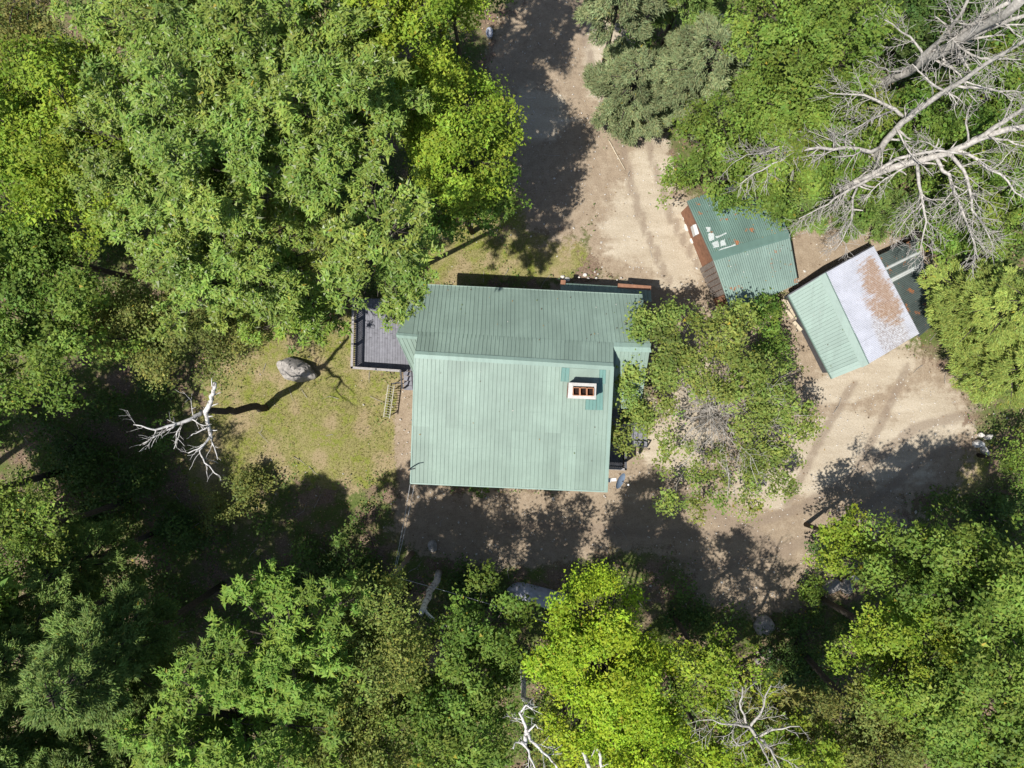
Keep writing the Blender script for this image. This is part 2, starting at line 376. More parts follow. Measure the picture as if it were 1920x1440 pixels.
GRASS = [(570, 760, 190, 120), (640, 840, 140, 80), (590, 660, 180, 50), (860, 480, 110, 60), (1010, 480, 90, 45), (1820, 880, 36, 45), (430, 860, 90, 120), (950, 360, 80, 70), (700, 620, 60, 60),
         (1510, 1090, 50, 40)]
xs = np.concatenate([[-600, -300, -150, -90, -60, -48], np.arange(-38, 38.01, 0.38), [48, 60, 90, 150, 300, 600]])
ys = np.concatenate([[-600, -300, -150, -90, -60, -40], np.arange(-30, 30.01, 0.375), [40, 60, 90, 150, 300, 600]])
GX, GY = np.meshgrid(xs, ys, indexing='ij')
gpx = 960 + GX * F / H; gpy = 720 - GY * F / H
gz = 0.03 * np.sin(GX * 0.9 + 1.3 * np.sin(GY * 0.5)) + 0.03 * np.sin(GY * 1.1 + np.sin(GX * 0.7)) - 0.05
nx, ny = len(xs), len(ys)
gv = np.stack([GX, GY, gz], -1).reshape(-1, 3)
idx = np.arange(nx * ny).reshape(nx, ny)
gf = np.stack([idx[:-1, :-1], idx[1:, :-1], idx[1:, 1:], idx[:-1, 1:]], -1).reshape(-1, 4)
gme = bpy.data.meshes.new('ground')
gme.vertices.add(len(gv)); gme.loops.add(gf.size); gme.polygons.add(len(gf))
gme.vertices.foreach_set('co', gv.astype(np.float32).ravel()); gme.loops.foreach_set('vertex_index', gf.astype(np.int32).ravel())
gme.polygons.foreach_set('loop_start', np.arange(0, gf.size, 4, dtype=np.int32)); gme.update(calc_edges=True)
gme.polygons.foreach_set('use_smooth', np.ones(len(gf), bool))
zones = np.ones((nx * ny, 4), np.float32)
zones[:, 0] = smooth_e(gpx, gpy, DIRT).ravel(); zones[:, 1] = smooth_e(gpx, gpy, GRASS).ravel(); zones[:, 2] = smooth_e(gpx, gpy, PALE).ravel()
def track_mask(gx, gy):
    m = np.zeros_like(gx)
    for pl, w in (([(1850, 770), (1720, 800), (1620, 880), (1500, 955), (1330, 1005), (1150, 995), (950, 985)], 11), ([(1830, 830), (1740, 855), (1650, 930), (1530, 1010), (1360, 1060), (1180, 1045)], 11), ([(1255, 530), (1205, 420), (1170, 290), (1110, 120), (1080, 0)], 9),
                  ([(1310, 500), (1255, 400), (1215, 270), (1160, 110)], 9), ([(1600, 900), (1660, 780), (1700, 690)], 9), ([(1480, 940), (1540, 820), (1600, 720)], 9), ([(1230, 880), (1330, 960), (1480, 1040)], 14)):
        p = np.array(pl, float)
        for a_, b_ in zip(p[:-1], p[1:]):
            t_ = np.clip(((gx - a_[0]) * (b_[0] - a_[0]) + (gy - a_[1]) * (b_[1] - a_[1])) / np.dot(b_ - a_, b_ - a_), 0, 1)
            m = np.maximum(m, np.exp(-((gx - a_[0] - t_ * (b_[0] - a_[0])) ** 2 + (gy - a_[1] - t_ * (b_[1] - a_[1])) ** 2) / w ** 2))
    return m
tk_ = np.zeros((nx * ny, 4), np.float32); tk_[:, 0] = track_mask(gpx, gpy).ravel(); tat = gme.attributes.new('wheel_tracks', 'FLOAT_COLOR', 'POINT'); tat.data.foreach_set('color', tk_.ravel())
gat = gme.attributes.new('zones', 'FLOAT_COLOR', 'POINT'); gat.data.foreach_set('color', zones.ravel())
gme.materials.append(M['ground']); ground = bpy.data.objects.new('ground', gme); COL.objects.link(ground); tag(ground, kind='structure')

def zone_at(x, y, els): return smooth_e(960 + x * F / H, 720 - y * F / H, els)

# ------------------------------------------------------------------ metal roofs
def lerp(a, b, t): return a + (b - a) * t
def bil(q, u, v):
    a, b, c, d = q      # ridge-left, ridge-right, eave-right, eave-left
    return lerp(lerp(a, b, u), lerp(d, c, u), v)

RIB = [(0.0, 0.0), (0.03, 1.0), (0.075, 1.0), (0.105, 0.0)]
def rib_panels(parent, q, n, ribs=4, rib_h=0.026, v0=0.0, v1=1.0, lift=0.0, mat=None, name='roof_panel', corr=False, seed=0, jag=0.0, skip=()):
    q = [np.asarray(p, float) for p in q]
    nr = np.cross(q[1] - q[0], q[3] - q[0]); nr /= np.linalg.norm(nr)
    if nr[2] < 0: nr = -nr
    r = np.random.default_rng(seed + 5)
    out = []
    for i in range(n):
        if i in skip: continue
        prof = []
        for k in range(ribs):
            if corr: prof += [(k + 0.0, 0.0), (k + 0.28, 0.85), (k + 0.5, 1.0), (k + 0.72, 0.85)]
            else: prof += [(k + a, b) for a, b in RIB]
        prof.append((ribs, 0.0))
        vs = []; l0 = lift + (0.004 if i % 2 else 0.0); va = v0; vb = v1 + jag * (r.random() - 0.5)
        rows = 3
        for j in range(rows):
            v = lerp(va, vb, j / (rows - 1)); sag = (r.random() - 0.5) * 0.012
            for a, hh in prof:
                vs.append(bil(q, (i + a / ribs) / n, v) + nr * (l0 + hh * rib_h + sag))
        w = len(prof); fs = [(j * w + k, (j + 1) * w + k, (j + 1) * w + k + 1, j * w + k + 1) for j in range(rows - 1) for k in range(w - 1)]
        out.append(MB().add(vs, fs).build(name, mat or M['roof'], parent))
    return out

def roof_slope(house, name, q, n, ribs, mat, courses=((0.0, 1.0),), thick=0.12, **kw):
    q = [np.asarray(p, float) for p in q]
    deck = MB().slab([p - UP * 0.03 for p in q], thick).build(name, M['wall'], house)
    for ci, (a, b) in enumerate(courses):
        rib_panels(deck, q, n, ribs, v0=a, v1=b, lift=0.022 * (len(courses) - 1 - ci), mat=mat, seed=ci * 17 + n, **kw)
    return deck

def prism(quad_top, z0, inset=0.0):
    """wall block under four corner points"""
    pts = [np.asarray(p, float) for p in quad_top]; c = sum(pts) / 4
    pts = [p + (c - p) * inset * np.array([1, 1, 0]) for p in pts]
    return [np.array([p[0], p[1], z0]) for p in pts], pts

# ------------------------------------------------------------------ house
ZR, ZF, ZB, ZE = 6.6, 4.9, 4.1, 5.95
rl, rr_ = P(778, 664, ZR), P(1150, 687, ZR)
fl, fr = P(770, 906, ZF), P(1138, 922, ZF)
el, er = P(743, 628, ZE), P(1219, 652, ZE)
nl, nr_ = P(786, 533, ZB), P(1203, 553, ZB)
sl, sr = P(797, 745, ZB), P(1200, 768, ZB)
def on_q(q, px, py, lift):
    q = [np.asarray(p, float) for p in q]; n_ = np.cross(q[1] - q[0], q[3] - q[0]); n_ /= np.linalg.norm(n_)
    n_ = n_ if n_[2] > 0 else -n_
    o = np.array([0, 0, H]); d = P(px, py, 0) - o; t_ = np.dot(q[0] + n_ * lift - o, n_) / np.dot(d, n_); return o + d * t_
ellq = [el, er, nr_, nl]
rl, rr_ = on_q(ellq, 778, 664, 0.012), on_q(ellq, 1150, 687, 0.012)
house = empty('house', (*P(960, 720, 0)[:2], 0), 'green metal roofed house with brick chimney in the middle of the clearing', 'house')
fd = roof_slope(house, 'front_roof', [rl, rr_, fr, fl], 12, 4, M['roof'], courses=((0.0, 0.54), (0.52, 1.0)), jag=0.012)
rj_l, rj_r = on_q(ellq, 784, 622, 0.012), on_q(ellq, 1150, 643, 0.012)
rd = roof_slope(house, 'rear_roof', [rl, rr_, rj_r, rj_l], 12, 4, M['roof'], thick=0.03)
el2 = lerp(el, er, .062)
nd = roof_slope(house, 'ell_rear_roof', [el2, er, nr_, nl], 14, 4, M['roof'])
MB().add([el + UP * .003, el2 + UP * .003, nl + UP * .003, el - UP * .1, el2 - UP * .1, nl - UP * .1], [(0, 1, 2), (5, 4, 3), (0, 2, 5, 3)]).build('prow_panel', M['roof'], nd)
sdk = roof_slope(house, 'ell_front_roof', [el, er, sr, sl], 15, 4, M['roof'])
# ridge caps
def ridge_cap(parent, a, b, dn, ds, w=0.17, mat=None, segs=4, lift=0.05):
    """a..b ridge line, dn / ds unit vectors running down each slope"""
    for i in range(segs):
        p, q = lerp(a, b, i / segs - (0.004 if i else 0)), lerp(a, b, (i + 1) / segs)
        up = UP * (lift + 0.005 * (i % 2))
        MB().add([p + dn * w + up, p + up * 1.2, p + ds * w + up, q + dn * w + up, q + up * 1.2, q + ds * w + up], [(0, 1, 4, 3), (1, 2, 5, 4)]).build('ridge_cap', mat or M['roof_cap'], parent)
def unit(a): return a / np.linalg.norm(a)
ridge_cap(fd, rl, rr_, unit(rj_l - rl), unit(fl - rl), 0.20)
ridge_cap(nd, el, P(784, 632, ZE), unit(nl - el), unit(sl - el), 0.16, segs=1)
ridge_cap(nd, P(1150, 650, ZE), er, unit(nl - el), unit(sl - el), 0.28, segs=1)
# trim along rakes and eaves
def trim(parent, a, b, w=0.10, h=0.20, mat=None, name='fascia', dz=-0.10):
    MB().bar(a + UP * dz, b + UP * dz, w, h).build(name, mat or M['roof_cap'], parent)
for a, b in ((rl, fl), (rr_, fr), (fl, fr)): trim(fd, a, b, 0.07, 0.16, dz=-0.05)
for a, b in ((el, nl), (er, nr_), (nl, nr_)): trim(nd, a, b, 0.06, 0.16, M['roof'], dz=-0.07)
trim(sdk, el, sl, 0.06, 0.16, M['roof'], dz=-0.07)
MB().slab([lerp(rl, rr_, .985) + UP * .045, rr_ + UP * .045, fr + UP * .045, lerp(fl, fr, .985) + UP * .045], 0.02).build('rake_flashing', M['roof_cap'], fd)
# walls
wl = MB()
b, t = prism([lerp(rl, fl, .06), lerp(rr_, fr, .06), lerp(rr_, fr, .94), lerp(rl, fl, .94)], 0.0, 0.05)
wl.hexa([b[3], b[2], b[1], b[0]], [p - UP * 0.2 for p in (t[3], t[2], t[1], t[0])])
wl.build('wall', M['wall'], house)
wb = MB(); mn, ms = [lerp(el, nl, .9), lerp(er, nr_, .9)], [lerp(el, sl, .9), lerp(er, sr, .9)]
ce = (el + er) / 2
ins = lambda p: np.array([p[0] + (ce[0] - p[0]) * 0.13, p[1], p[2] - 0.18])
a0, a1, a2, a3 = ins(mn[0]), ins(mn[1]), ins(ms[1]), ins(ms[0])
r0, r1 = ins(el), ins(er)
wb.add([a0 * [1, 1, 0], a1 * [1, 1, 0], a2 * [1, 1, 0], a3 * [1, 1, 0], a0, a1, a2, a3, r0, r1],
       [(0, 1, 5, 4), (2, 3, 7, 6), (1, 2, 6, 9, 5), (3, 0, 4, 8, 7), (4, 5, 9, 8), (6, 7, 8, 9), (3, 2, 1, 0)])
wb.build('ell_wall', M['wall'], house)
# windows on the walls (seen only from the side)
for i in range(3):
    c = lerp(b[3], b[2], 0.2 + 0.3 * i) + UP * 2.0; d = unit(b[2] - b[3]); o = np.cross(d, UP)
    wn = MB().bar(c - d * 0.6 + o * 0.03, c + d * 0.6 + o * 0.03, 0.08, 1.2).build('window', M['white'], house)
    MB().bar(c - d * 0.5 + o * 0.075, c + d * 0.5 + o * 0.075, 0.03, 1.0).build('pane', M['glass'], wn)
# chimney
k0 = (lambda x, y, z: P(x, y, z))
ct = [P(1068, 718, 7.5), P(1117, 720, 7.5), P(1115.5, 748, 7.5), P(1066, 746, 7.5)]
chim = MB().hexa([np.array([p[0], p[1], 5.2]) for p in (ct[3], ct[2], ct[1], ct[0])],
                 [p - UP * 0.19 for p in (ct[3], ct[2], ct[1], ct[0])]).build('chimney', M['brick'], house)
cc = sum(ct) / 4
cr = [cc + (p - cc) * 1.06 for p in ct]
hole = [cc + (p - cc) * np.array([0.80, 0.62, 1]) + np.array([0.05, 0.0, 0]) for p in ct]
cm = MB()
for i in range(4):
    j = (i + 1) % 4
    cm.hexa([cr[i] - UP * .20, cr[j] - UP * .20, hole[j] - UP * .20, hole[i] - UP * .20], [cr[i] + UP * .0, cr[j] + UP * .0, hole[j] + UP * .03, hole[i] + UP * .03])
cm.build('chimney_crown', M['mortar'], chim)
MB().slab([p - UP * 0.16 for p in hole], 0.02).build('dark_bed', M['hole_dark'], chim)  # bed round the flues takes the same painted dark as the holes
for i in range(3):
    u = (i + 0.5) / 3
    c0 = lerp(lerp(hole[0], hole[1], u), lerp(hole[3], hole[2], u), 0.58)
    fl_ = MB(); w = 0.30; h = 0.36; tk = 0.035; z0, z1 = 7.33, 7.60 + 0.03 * (i == 1)
    for sx, sy, lx, ly in ((-w / 2, 0, tk, h), (w / 2, 0, tk, h), (0, -h / 2, w - tk, tk), (0, h / 2, w - tk, tk)):
        fl_.box((c0[0] + sx, c0[1] + sy, (z0 + z1) / 2), (lx, ly, z1 - z0))
    fo = fl_.build('flue_tile', M['flue'], chim)
    MB().box((c0[0], c0[1], 7.37), (w - tk, h - tk, 0.02)).build('flue_throat', M['hole_dark'], fo)  # shallow lid, painted dark in place of real flue depth
# newer teal sheets round the chimney
def on_front(px, py, lift):
    z = 5.8
    for _ in range(8):
        p = P(px, py, z); yr = lerp(rl, rr_, (p[0] - rl[0]) / (rr_[0] - rl[0])); ye = lerp(fl, fr, (p[0] - fl[0]) / (fr[0] - fl[0]))
        z = yr[2] + (ZF - yr[2]) * (p[1] - yr[1]) / (ye[1] - yr[1]) + lift
    return P(px, py, z)
for (a, b_, c_, d_), mt, lf in ((((1053, 689), (1068, 690), (1066, 716), (1051, 715)), 'roof_new', .052), (((1068, 690), (1124, 693), (1123, 719), (1067, 717)), 'shed_roof', .056),
                         (((1124, 693), (1136, 694), (1135, 720), (1123, 719)), 'roof_new', .052), (((1119, 719), (1131, 720), (1130, 769), (1118, 769)), 'roof_new', .055), (((1098, 749), (1118, 750), (1117, 769), (1097, 768)), 'roof_new', .052)):
    q = [on_front(*a, lf), on_front(*b_, lf), on_front(*c_, lf), on_front(*d_, lf)]
    if mt == 'shed_roof': MB().slab(q, 0.03).build('flashing_sheet', M['roof_new2'] if 'roof_new2' in M else M['roof'], fd)
    else: rib_panels(fd, q, 1, max(1, int(round((b_[0] - a[0]) / 7.7))), mat=M['roof_new'], name='flashing_sheet')
# low lean-to behind the house
ln_q = [P(1050, 556, 2.75), P(1222, 566, 2.75), P(1220, 541, 2.1), P(1051, 530, 2.1)]
lean = roof_slope(house, 'lean_to_roof', ln_q, 6, 4, M['shed_roof'])
trim(lean, P(1158, 536.2, 2.1), P(1220, 541, 2.1), 0.26, 0.06, M['shed_wall'], 'fascia', dz=0.07)
trim(lean, P(1051, 529.5, 2.1), P(1060, 530.2, 2.1), 0.26, 0.06, M['shed_wall'], 'fascia', dz=0.07)
for px in (1056, 1110, 1165, 1215):
    p = P(px, 531 + (px - 1050) * .062, 2.0); MB().bar(np.array([p[0], p[1] - .1, 0]), p - np.array([0, .1, 0]), 0.12, 0.12).build('post', M['old_timber'], house)
# service mast on the front-left corner
ma = on_front(768, 879, 0.0) * [1, 1, 0] + UP * 4.2
MB().tube([ma, ma + [0.02, 0.0, 1.5], ma + [0.16, 0.07, 1.75], ma + [0.40, 0.12, 1.72]], 0.035, 6).build('service_mast', M['dark_metal'], house)
# satellite dish: its own thing, bolted to the corner
db = P(1140, 900, 4.5)
dish = empty('satellite_dish', db, 'blue-grey satellite dish on a white arm at the lower right roof corner', 'satellite dish')
MB().bar(db, db + [0.42, 0.03, 0.02], 0.16, 0.10).build('mount_arm', M['white'], dish)
MB().box(db + [0.02, 0, 0.08], (0.22, 0.2, 0.12)).build('mount_plate', M['white'], dish)
dm = MB(); vs = []; nrm_d = unit(np.array([0.75, -0.35, 0.55])); sx = unit(np.cross(nrm_d, UP)); sy = np.cross(sx, nrm_d); dc_ = db + [0.55, 0.0, 0.05]
for i in range(5):
    rad = 0.42 * i / 4
    for j in range(20):
        an = j * math.tau / 20; vs.append(dc_ + sx * math.cos(an) * rad * 1.05 + sy * math.sin(an) * rad + nrm_d * (rad ** 2) * 0.6)
dm.add(vs, [(i * 20 + j, i * 20 + (j + 1) % 20, (i + 1) * 20 + (j + 1) % 20, (i + 1) * 20 + j) for i in range(4) for j in range(20)])
dm.build('reflector', M['dish'], dish, True)
MB().bar(dc_ - sy * .35, dc_ + nrm_d * .5 - sy * .1, 0.03, 0.03).build('feed_arm', M['dark_metal'], dish)
MB().box(dc_ + nrm_d * .52 - sy * .1, (0.08, 0.08, 0.10)).build('receiver', M['white'], dish)

# ------------------------------------------------------------------ decks
def railing(root, a, b, z0, z1, nb, cap='rail_top', posts=2):
    """rail along a..b (xy), children of root"""
    A0, B0 = np.array([a[0], a[1], 0.]), np.array([b[0], b[1], 0.])
    MB().bar(A0 + UP * z1, B0 + UP * z1, 0.13, 0.045).build('rail_cap', M[cap], root)
    MB().bar(A0 + UP * (z0 + 0.12), B0 + UP * (z0 + 0.12), 0.05, 0.08).build('bottom_rail', M['rail'], root)
    for i in range(nb):
        p = lerp(A0, B0, (i + 0.5) / nb); MB().bar(p + UP * (z0 + 0.10), p + UP * (z1 - 0.03), 0.045, 0.045).build('baluster', M['rail'], root)
    for i in range(posts):
        p = lerp(A0, B0, i / max(1, posts - 1)); MB().bar(np.array([p[0], p[1], 0]), p + UP * (z1 + 0.03), 0.10, 0.10).build('post', M['rail'], root)
DZ = 0.9
dk = empty('wooden_deck', (*P(720, 640, 0)[:2], 0), 'grey board deck with dark railing on the left side of the house', 'deck')
dA, dB, dC, dD = P(670, 560, DZ), P(795, 560, DZ), P(795, 697, DZ), P(667, 690, DZ)
nbd = 26
for i in range(nbd):
    u0, u1 = i / nbd, (i + 0.93) / nbd
    a_, b_, c_, d_ = lerp(dA, dB, u0), lerp(dA, dB, u1), lerp(dD, dC, u1), lerp(dD, dC, u0)
    for (v0, v1) in ((0, 0.42 + 0.2 * ((i * 7) % 3) / 3), (0.424 + 0.2 * ((i * 7) % 3) / 3, 1.0)):
        MB().slab([lerp(a_, d_, v0), lerp(b_, c_, v0), lerp(b_, c_, v1), lerp(a_, d_, v1)], 0.035).build('board', M['deck'], dk)
MB().slab([dA - UP * .06, dB - UP * .06, dC - UP * .06, dD - UP * .06], 0.2).build('joist_frame', M['rail'], dk)
railing(dk, dA, dD, DZ, DZ + 1.0, 38, posts=4)
railing(dk, dD, P(756, 696, DZ), DZ, DZ + 1.0, 28, posts=3)
st_top = (P(756, 696, DZ), P(776, 697, DZ))
for i in range(4):
    z = DZ - 0.2 * (i + 0.5); off = np.array([-0.02 * i, -0.27 * i, 0])
    a_, b_ = st_top[0] * [1, 1, 0] + off, st_top[1] * [1, 1, 0] + off
    MB().slab([a_ + UP * z, b_ + UP * z, b_ + UP * z + [0, -.25, 0], a_ + UP * z + [0, -.25, 0]], 0.05).build('stair_tread', M['deck'], dk)
for q in st_top:
    p0 = q * [1, 1, 0]; e0 = p0 + [-0.04, -0.95, 0]
    MB().bar(p0 + UP * (DZ + .95), e0 + UP * 0.95, 0.07, 0.07).build('stair_handrail', M['rail'], dk)
    MB().bar(e0, e0 + UP * 1.0, 0.08, 0.08).build('post', M['rail'], dk)
# loose section of rail / ladder lying on the grass
la, lb = P(735, 722, 0.28), P(726, 783, 0.28)
lad = empty('ladder', (*P(731, 752, 0)[:2], 0), 'pale ladder lying on the grass beside the deck steps', 'ladder')
sd_ = unit(lb - la); pr = np.cross(sd_, UP)
for s in (-0.21, 0.21):
    MB().bar(la + pr * s + UP * .45 * (s < 0), lb + pr * s + UP * .45 * (s < 0), 0.05, 0.07).build('side_rail', M['alu'], lad)
for i in range(13):
    p = lerp(la, lb, (i + 0.5) / 13); MB().tube([p - pr * .21 + UP * .45, p + pr * .21], 0.018, 5).build('rung', M['alu'], lad)
for s in (0.1, 0.9):
    p = lerp(la, lb, s) - pr * .21; MB().bar(p + UP * .45, np.array([p[0], p[1], -0.05]), 0.05, 0.05).build('prop', M['old_timber'], lad)
hp = empty('pipe_handrail', (*P(745, 720, 0)[:2], 0), 'low dark handrail between the deck steps and the ladder', 'handrail')
MB().tube([P(755, 719, 0.8), P(744, 717, 0.8), P(735, 720, 0.7)], 0.03, 6).build('rail', M['rail'], hp)
for q in (P(754, 719, 0.8), P(737, 719.4, .72)): MB().tube([q * [1, 1, 0] - UP * .05, q], 0.025, 5).build('post', M['rail'], hp)

# right-hand porch
pc = empty('side_porch', (*P(1150, 830, 0)[:2], 0), 'dark porch with railing and steps on the right side of the house', 'porch')
PZ = 1.0
pA, pB, pC, pD = P(1112, 735, PZ), P(1166, 737, PZ), P(1168, 876, PZ), P(1112, 873, PZ)
for i in range(14):
    u0, u1 = i / 14, (i + .93) / 14
    MB().slab([lerp(pA, pB, u0), lerp(pA, pB, u1), lerp(pD, pC, u1), lerp(pD, pC, u0)], 0.035).build('board', M['deck'], pc)
MB().slab([p - UP * .06 for p in (pA, pB, pC, pD)], 0.2).build('joist_frame', M['rail'], pc)
railing(pc, lerp(pB, pC, 0.72), pC, PZ, PZ + 1.0, 12, cap='rail', posts=2)
railing(pc, pC, pD, PZ, PZ + 1.0, 14, cap='rail_top', posts=2)
for q in (pA, pB): MB().bar(q * [1, 1, 0], q, 0.14, 0.14).build('post', M['rail'], pc)
for i in range(5):
    z = PZ - 0.17 * (i + .6); x0 = 1168 + 9 * i
    MB().slab([P(x0, 792, z), P(x0 + 9.5, 793, z), P(x0 + 9.5, 838, z), P(x0, 837, z)], 0.05).build('stair_tread', M['deck'], pc)
for yy in (792, 838):
    MB().bar(P(1168, yy, PZ + .9), P(1213, yy, 0.95), 0.07, 0.07).build('stair_handrail', M['rail'], pc)
    MB().bar(P(1213, yy, 0.0), P(1213, yy, 1.0), 0.08, 0.08).build('post', M['rail'], pc)

# ------------------------------------------------------------------ shed with two green slopes
sh = empty('shed', (*P(1385, 480, 0)[:2], 0), 'low shed with worn green roof, white stains and brown wall, under the trees', 'shed')
aRL, aRR = P(1337, 487, 2.9), P(1481, 444, 2.9)
aNL, aNR = P(1288, 377, 2.05), P(1436, 322, 2.05)
aSL, aSR = P(1372, 588, 2.05), P(1497, 531, 2.05)
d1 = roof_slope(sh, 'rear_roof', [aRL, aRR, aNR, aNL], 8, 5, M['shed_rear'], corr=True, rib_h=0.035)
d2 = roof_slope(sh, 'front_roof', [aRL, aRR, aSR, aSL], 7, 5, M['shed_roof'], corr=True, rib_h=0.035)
MB().add([aRL + unit(aNL - aRL) * .4 + UP * .06, aRL + UP * .08, aRL + unit(aSL - aRL) * .08 + UP * .06, aRR + unit(aNR - aRR) * .4 + UP * .06, aRR + UP * .08, aRR + unit(aSR - aRR) * .08 + UP * .06],
         [(0, 1, 4, 3), (1, 2, 5, 4)]).build('ridge_cap', M['shed_cap'], d1)
# white stains: thin painted patches on the rear slope
q1 = [aRL, aRR, aNR, aNL]
stains = [[(1327, 438), (1338, 436), (1340, 449), (1330, 451)], [(1342, 443), (1362, 436), (1363, 439), (1343, 446)], [(1334, 455), (1346, 452), (1348, 463), (1338, 466)],
          [(1350, 451), (1359, 448), (1361, 460), (1352, 462)], [(1324, 427), (1331, 425), (1332, 433), (1326, 434)],
          [(1340, 474), (1352, 467), (1378, 458), (1379, 461), (1362, 469), (1360, 477), (1344, 481)]]
for s_ in stains:
    pts = []
    for i in range(len(s_)):
        a_, b_ = np.array(s_[i], float), np.array(s_[(i + 1) % len(s_)], float)
        for t_ in (0, .33, .66): pts.append(on_q(q1, *(lerp(a_, b_, t_) + (rng.random(2) - .5) * 2.4), 0.040))
    n_ = len(pts); dn_ = UP * 0.006
    MB().add([p + dn_ for p in pts] + pts, [tuple(range(n_))] + [(i, i + n_, (i + 1) % n_ + n_, (i + 1) % n_) for i in range(n_)]).build('white_paint_patch', M['faded_patch'], d1)
iw = 0.06
wa = MB(); c4 = [lerp(aNL, aNR, .02), lerp(aNL, aNR, .97), lerp(aSL, aSR, .97), lerp(aSL, aSR, .02)]; rA, rB = lerp(aRL, aRR, .02), lerp(aRL, aRR, .97)
c4 = [lerp(c4[0], rA, .05), lerp(c4[1], rB, .05), lerp(c4[2], rB, .05), lerp(c4[3], rA, .05)]
dz = UP * 0.15
def gable(mb, p, ra, rb):
    g = [np.array([x[0], x[1], 0]) for x in p]
    mb.add(g + [x - dz for x in p] + [ra - dz, rb - dz], [(0, 1, 5, 4), (2, 3, 7, 6), (1, 2, 6, 9, 5), (3, 0, 4, 8, 7), (4, 5, 9, 8), (6, 7, 8, 9), (3, 2, 1, 0)])
gable(wa, c4, rA, rB); wa.build('wall', M['shed_wall'], sh)
gr_a, gr_b = lerp(c4[0], rA, 1.0) * [1, 1, 0], c4[3] * [1, 1, 0]
nrm_w = unit(np.cross(gr_b - gr_a, UP)); nrm_w = nrm_w if nrm_w[0] < 0 else -nrm_w
for i in range(9):     # weathered boards over the front half of the gable wall
    p0, p1 = lerp(gr_a, gr_b, (i + .05) / 9) + nrm_w * .03, lerp(gr_a, gr_b, (i + .93) / 9) + nrm_w * .03
    MB().hexa([p0, p1, p1 + nrm_w * .03, p0 + nrm_w * .03], [p + UP * (2.55 - .07 * i) for p in (p0, p1, p1 + nrm_w * .03, p0 + nrm_w * .03)]).build('wall_board', M['shed_wall2'] if i not in (6, 7) else M['shed_wall'], sh)
MB().slab([P(1299, 422, 2.0), P(1305, 420, 2.0), P(1311, 438, 2.0), P(1304, 441, 2.0)], 0.5).build('white_box', M['white'], sh)
# stones and a slab by its wall
# ------------------------------------------------------------------ shed with half white roof
sb = empty('barn_shed', (*P(1580, 590, 0)[:2], 0), 'gabled shed with one green slope and one white rust-stained slope', 'shed')
bRT, bRB = P(1546, 512, 2.9), P(1627, 683, 2.9)
bLT, bLB = P(1478, 553, 1.95), P(1560, 710, 1.95)
bET, bEB = P(1637, 461, 2.0), P(1723, 626, 2.0)
e1 = roof_slope(sb, 'green_roof', [bRT, bRB, bLB, bLT], 7, 4, M['barn_roof'], rib_h=.045)
e2 = roof_slope(sb, 'white_roof', [bRT, bRB, bEB, bET], 9, 7, M['white_rust'], courses=((0.0, 0.52), (0.50, 1.0)), corr=True, rib_h=0.045)
MB().add([bRT + unit(bLT - bRT) * .36 + UP * .06, bRT + UP * .09, bRT + unit(bET - bRT) * .10 + UP * .06, bRB + unit(bLT - bRT) * .36 + UP * .06, bRB + UP * .09, bRB + unit(bET - bRT) * .10 + UP * .06],
         [(0, 1, 4, 3), (1, 2, 5, 4)]).build('ridge_cap', M['barn_cap'], e1)
MB().slab([lerp(bRT, bRB, .93) + UP * .045, bRB + UP * .045, bLB + UP * .045, lerp(bLT, bLB, .93) + UP * .045], 0.02).build('rake_flashing', M['barn_cap'], e1)
trim(e1, bLT, bLB, 0.05, 0.14, M['barn_cap'], dz=-.05)
trim(e1, bRT, bLT, 0.07, 0.18, M['rail'], dz=-.05); trim(e2, bRT, bET, 0.07, 0.18, M['rail'], dz=-.05)
wbm = MB(); c4 = [lerp(bLT, bLB, .03), lerp(bLT, bLB, .97), lerp(bET, bEB, .97), lerp(bET, bEB, .03)]; rA, rB = lerp(bRT, bRB, .03), lerp(bRT, bRB, .97)
c4 = [lerp(c4[0], rA, .27), lerp(c4[1], rB, .27), lerp(c4[2], rB, .06), lerp(c4[3], rA, .06)]
wbm = MB(); g = [np.array([x[0], x[1], 0]) for x in c4]
wbm.add(g + [x - dz for x in c4] + [rA - dz, rB - dz], [(0, 1, 5, 4), (2, 3, 7, 6), (1, 2, 6, 9, 5), (3, 0, 4, 8, 7), (4, 5, 9, 8), (6, 7, 8, 9), (3, 2, 1, 0)])
wbm.build('wall', M['rail'], sb)
# corrugated lean-to on its far side
lt = [P(1640, 482, 1.75), P(1722, 632, 1.75), P(1756, 604, 1.4), P(1722, 444, 1.4)]
ld = MB().slab([p - UP * .03 for p in lt], 0.06).build('lean_to_roof', M['old_timber'], sb)
for i, mt in enumerate(['shaded_corr', 'pale_corr', 'shaded_corr', 'pale_corr', 'shaded_corr', 'shaded_corr', 'shaded_corr', 'shaded_corr', 'shaded_corr']):
    w_ = [0.0, .155, .185, .29, .335, .48, .62, .76, .88, 1.0]
    q = [lerp(lt[0], lt[1], w_[i]), lerp(lt[0], lt[1], w_[i + 1]), lerp(lt[3], lt[2], w_[i + 1]), lerp(lt[3], lt[2], w_[i])]
    rib_panels(ld, q, 1, max(1, int((w_[i + 1] - w_[i]) * 56)), mat=M[mt], corr=True, rib_h=.045, name='roof_panel', seed=i)
for q in (lt[2], lt[3], lerp(lt[2], lt[3], .5)): MB().bar(q * [1, 1, 0], q - UP * .05, .12, .12).build('post', M['old_timber'], sb)

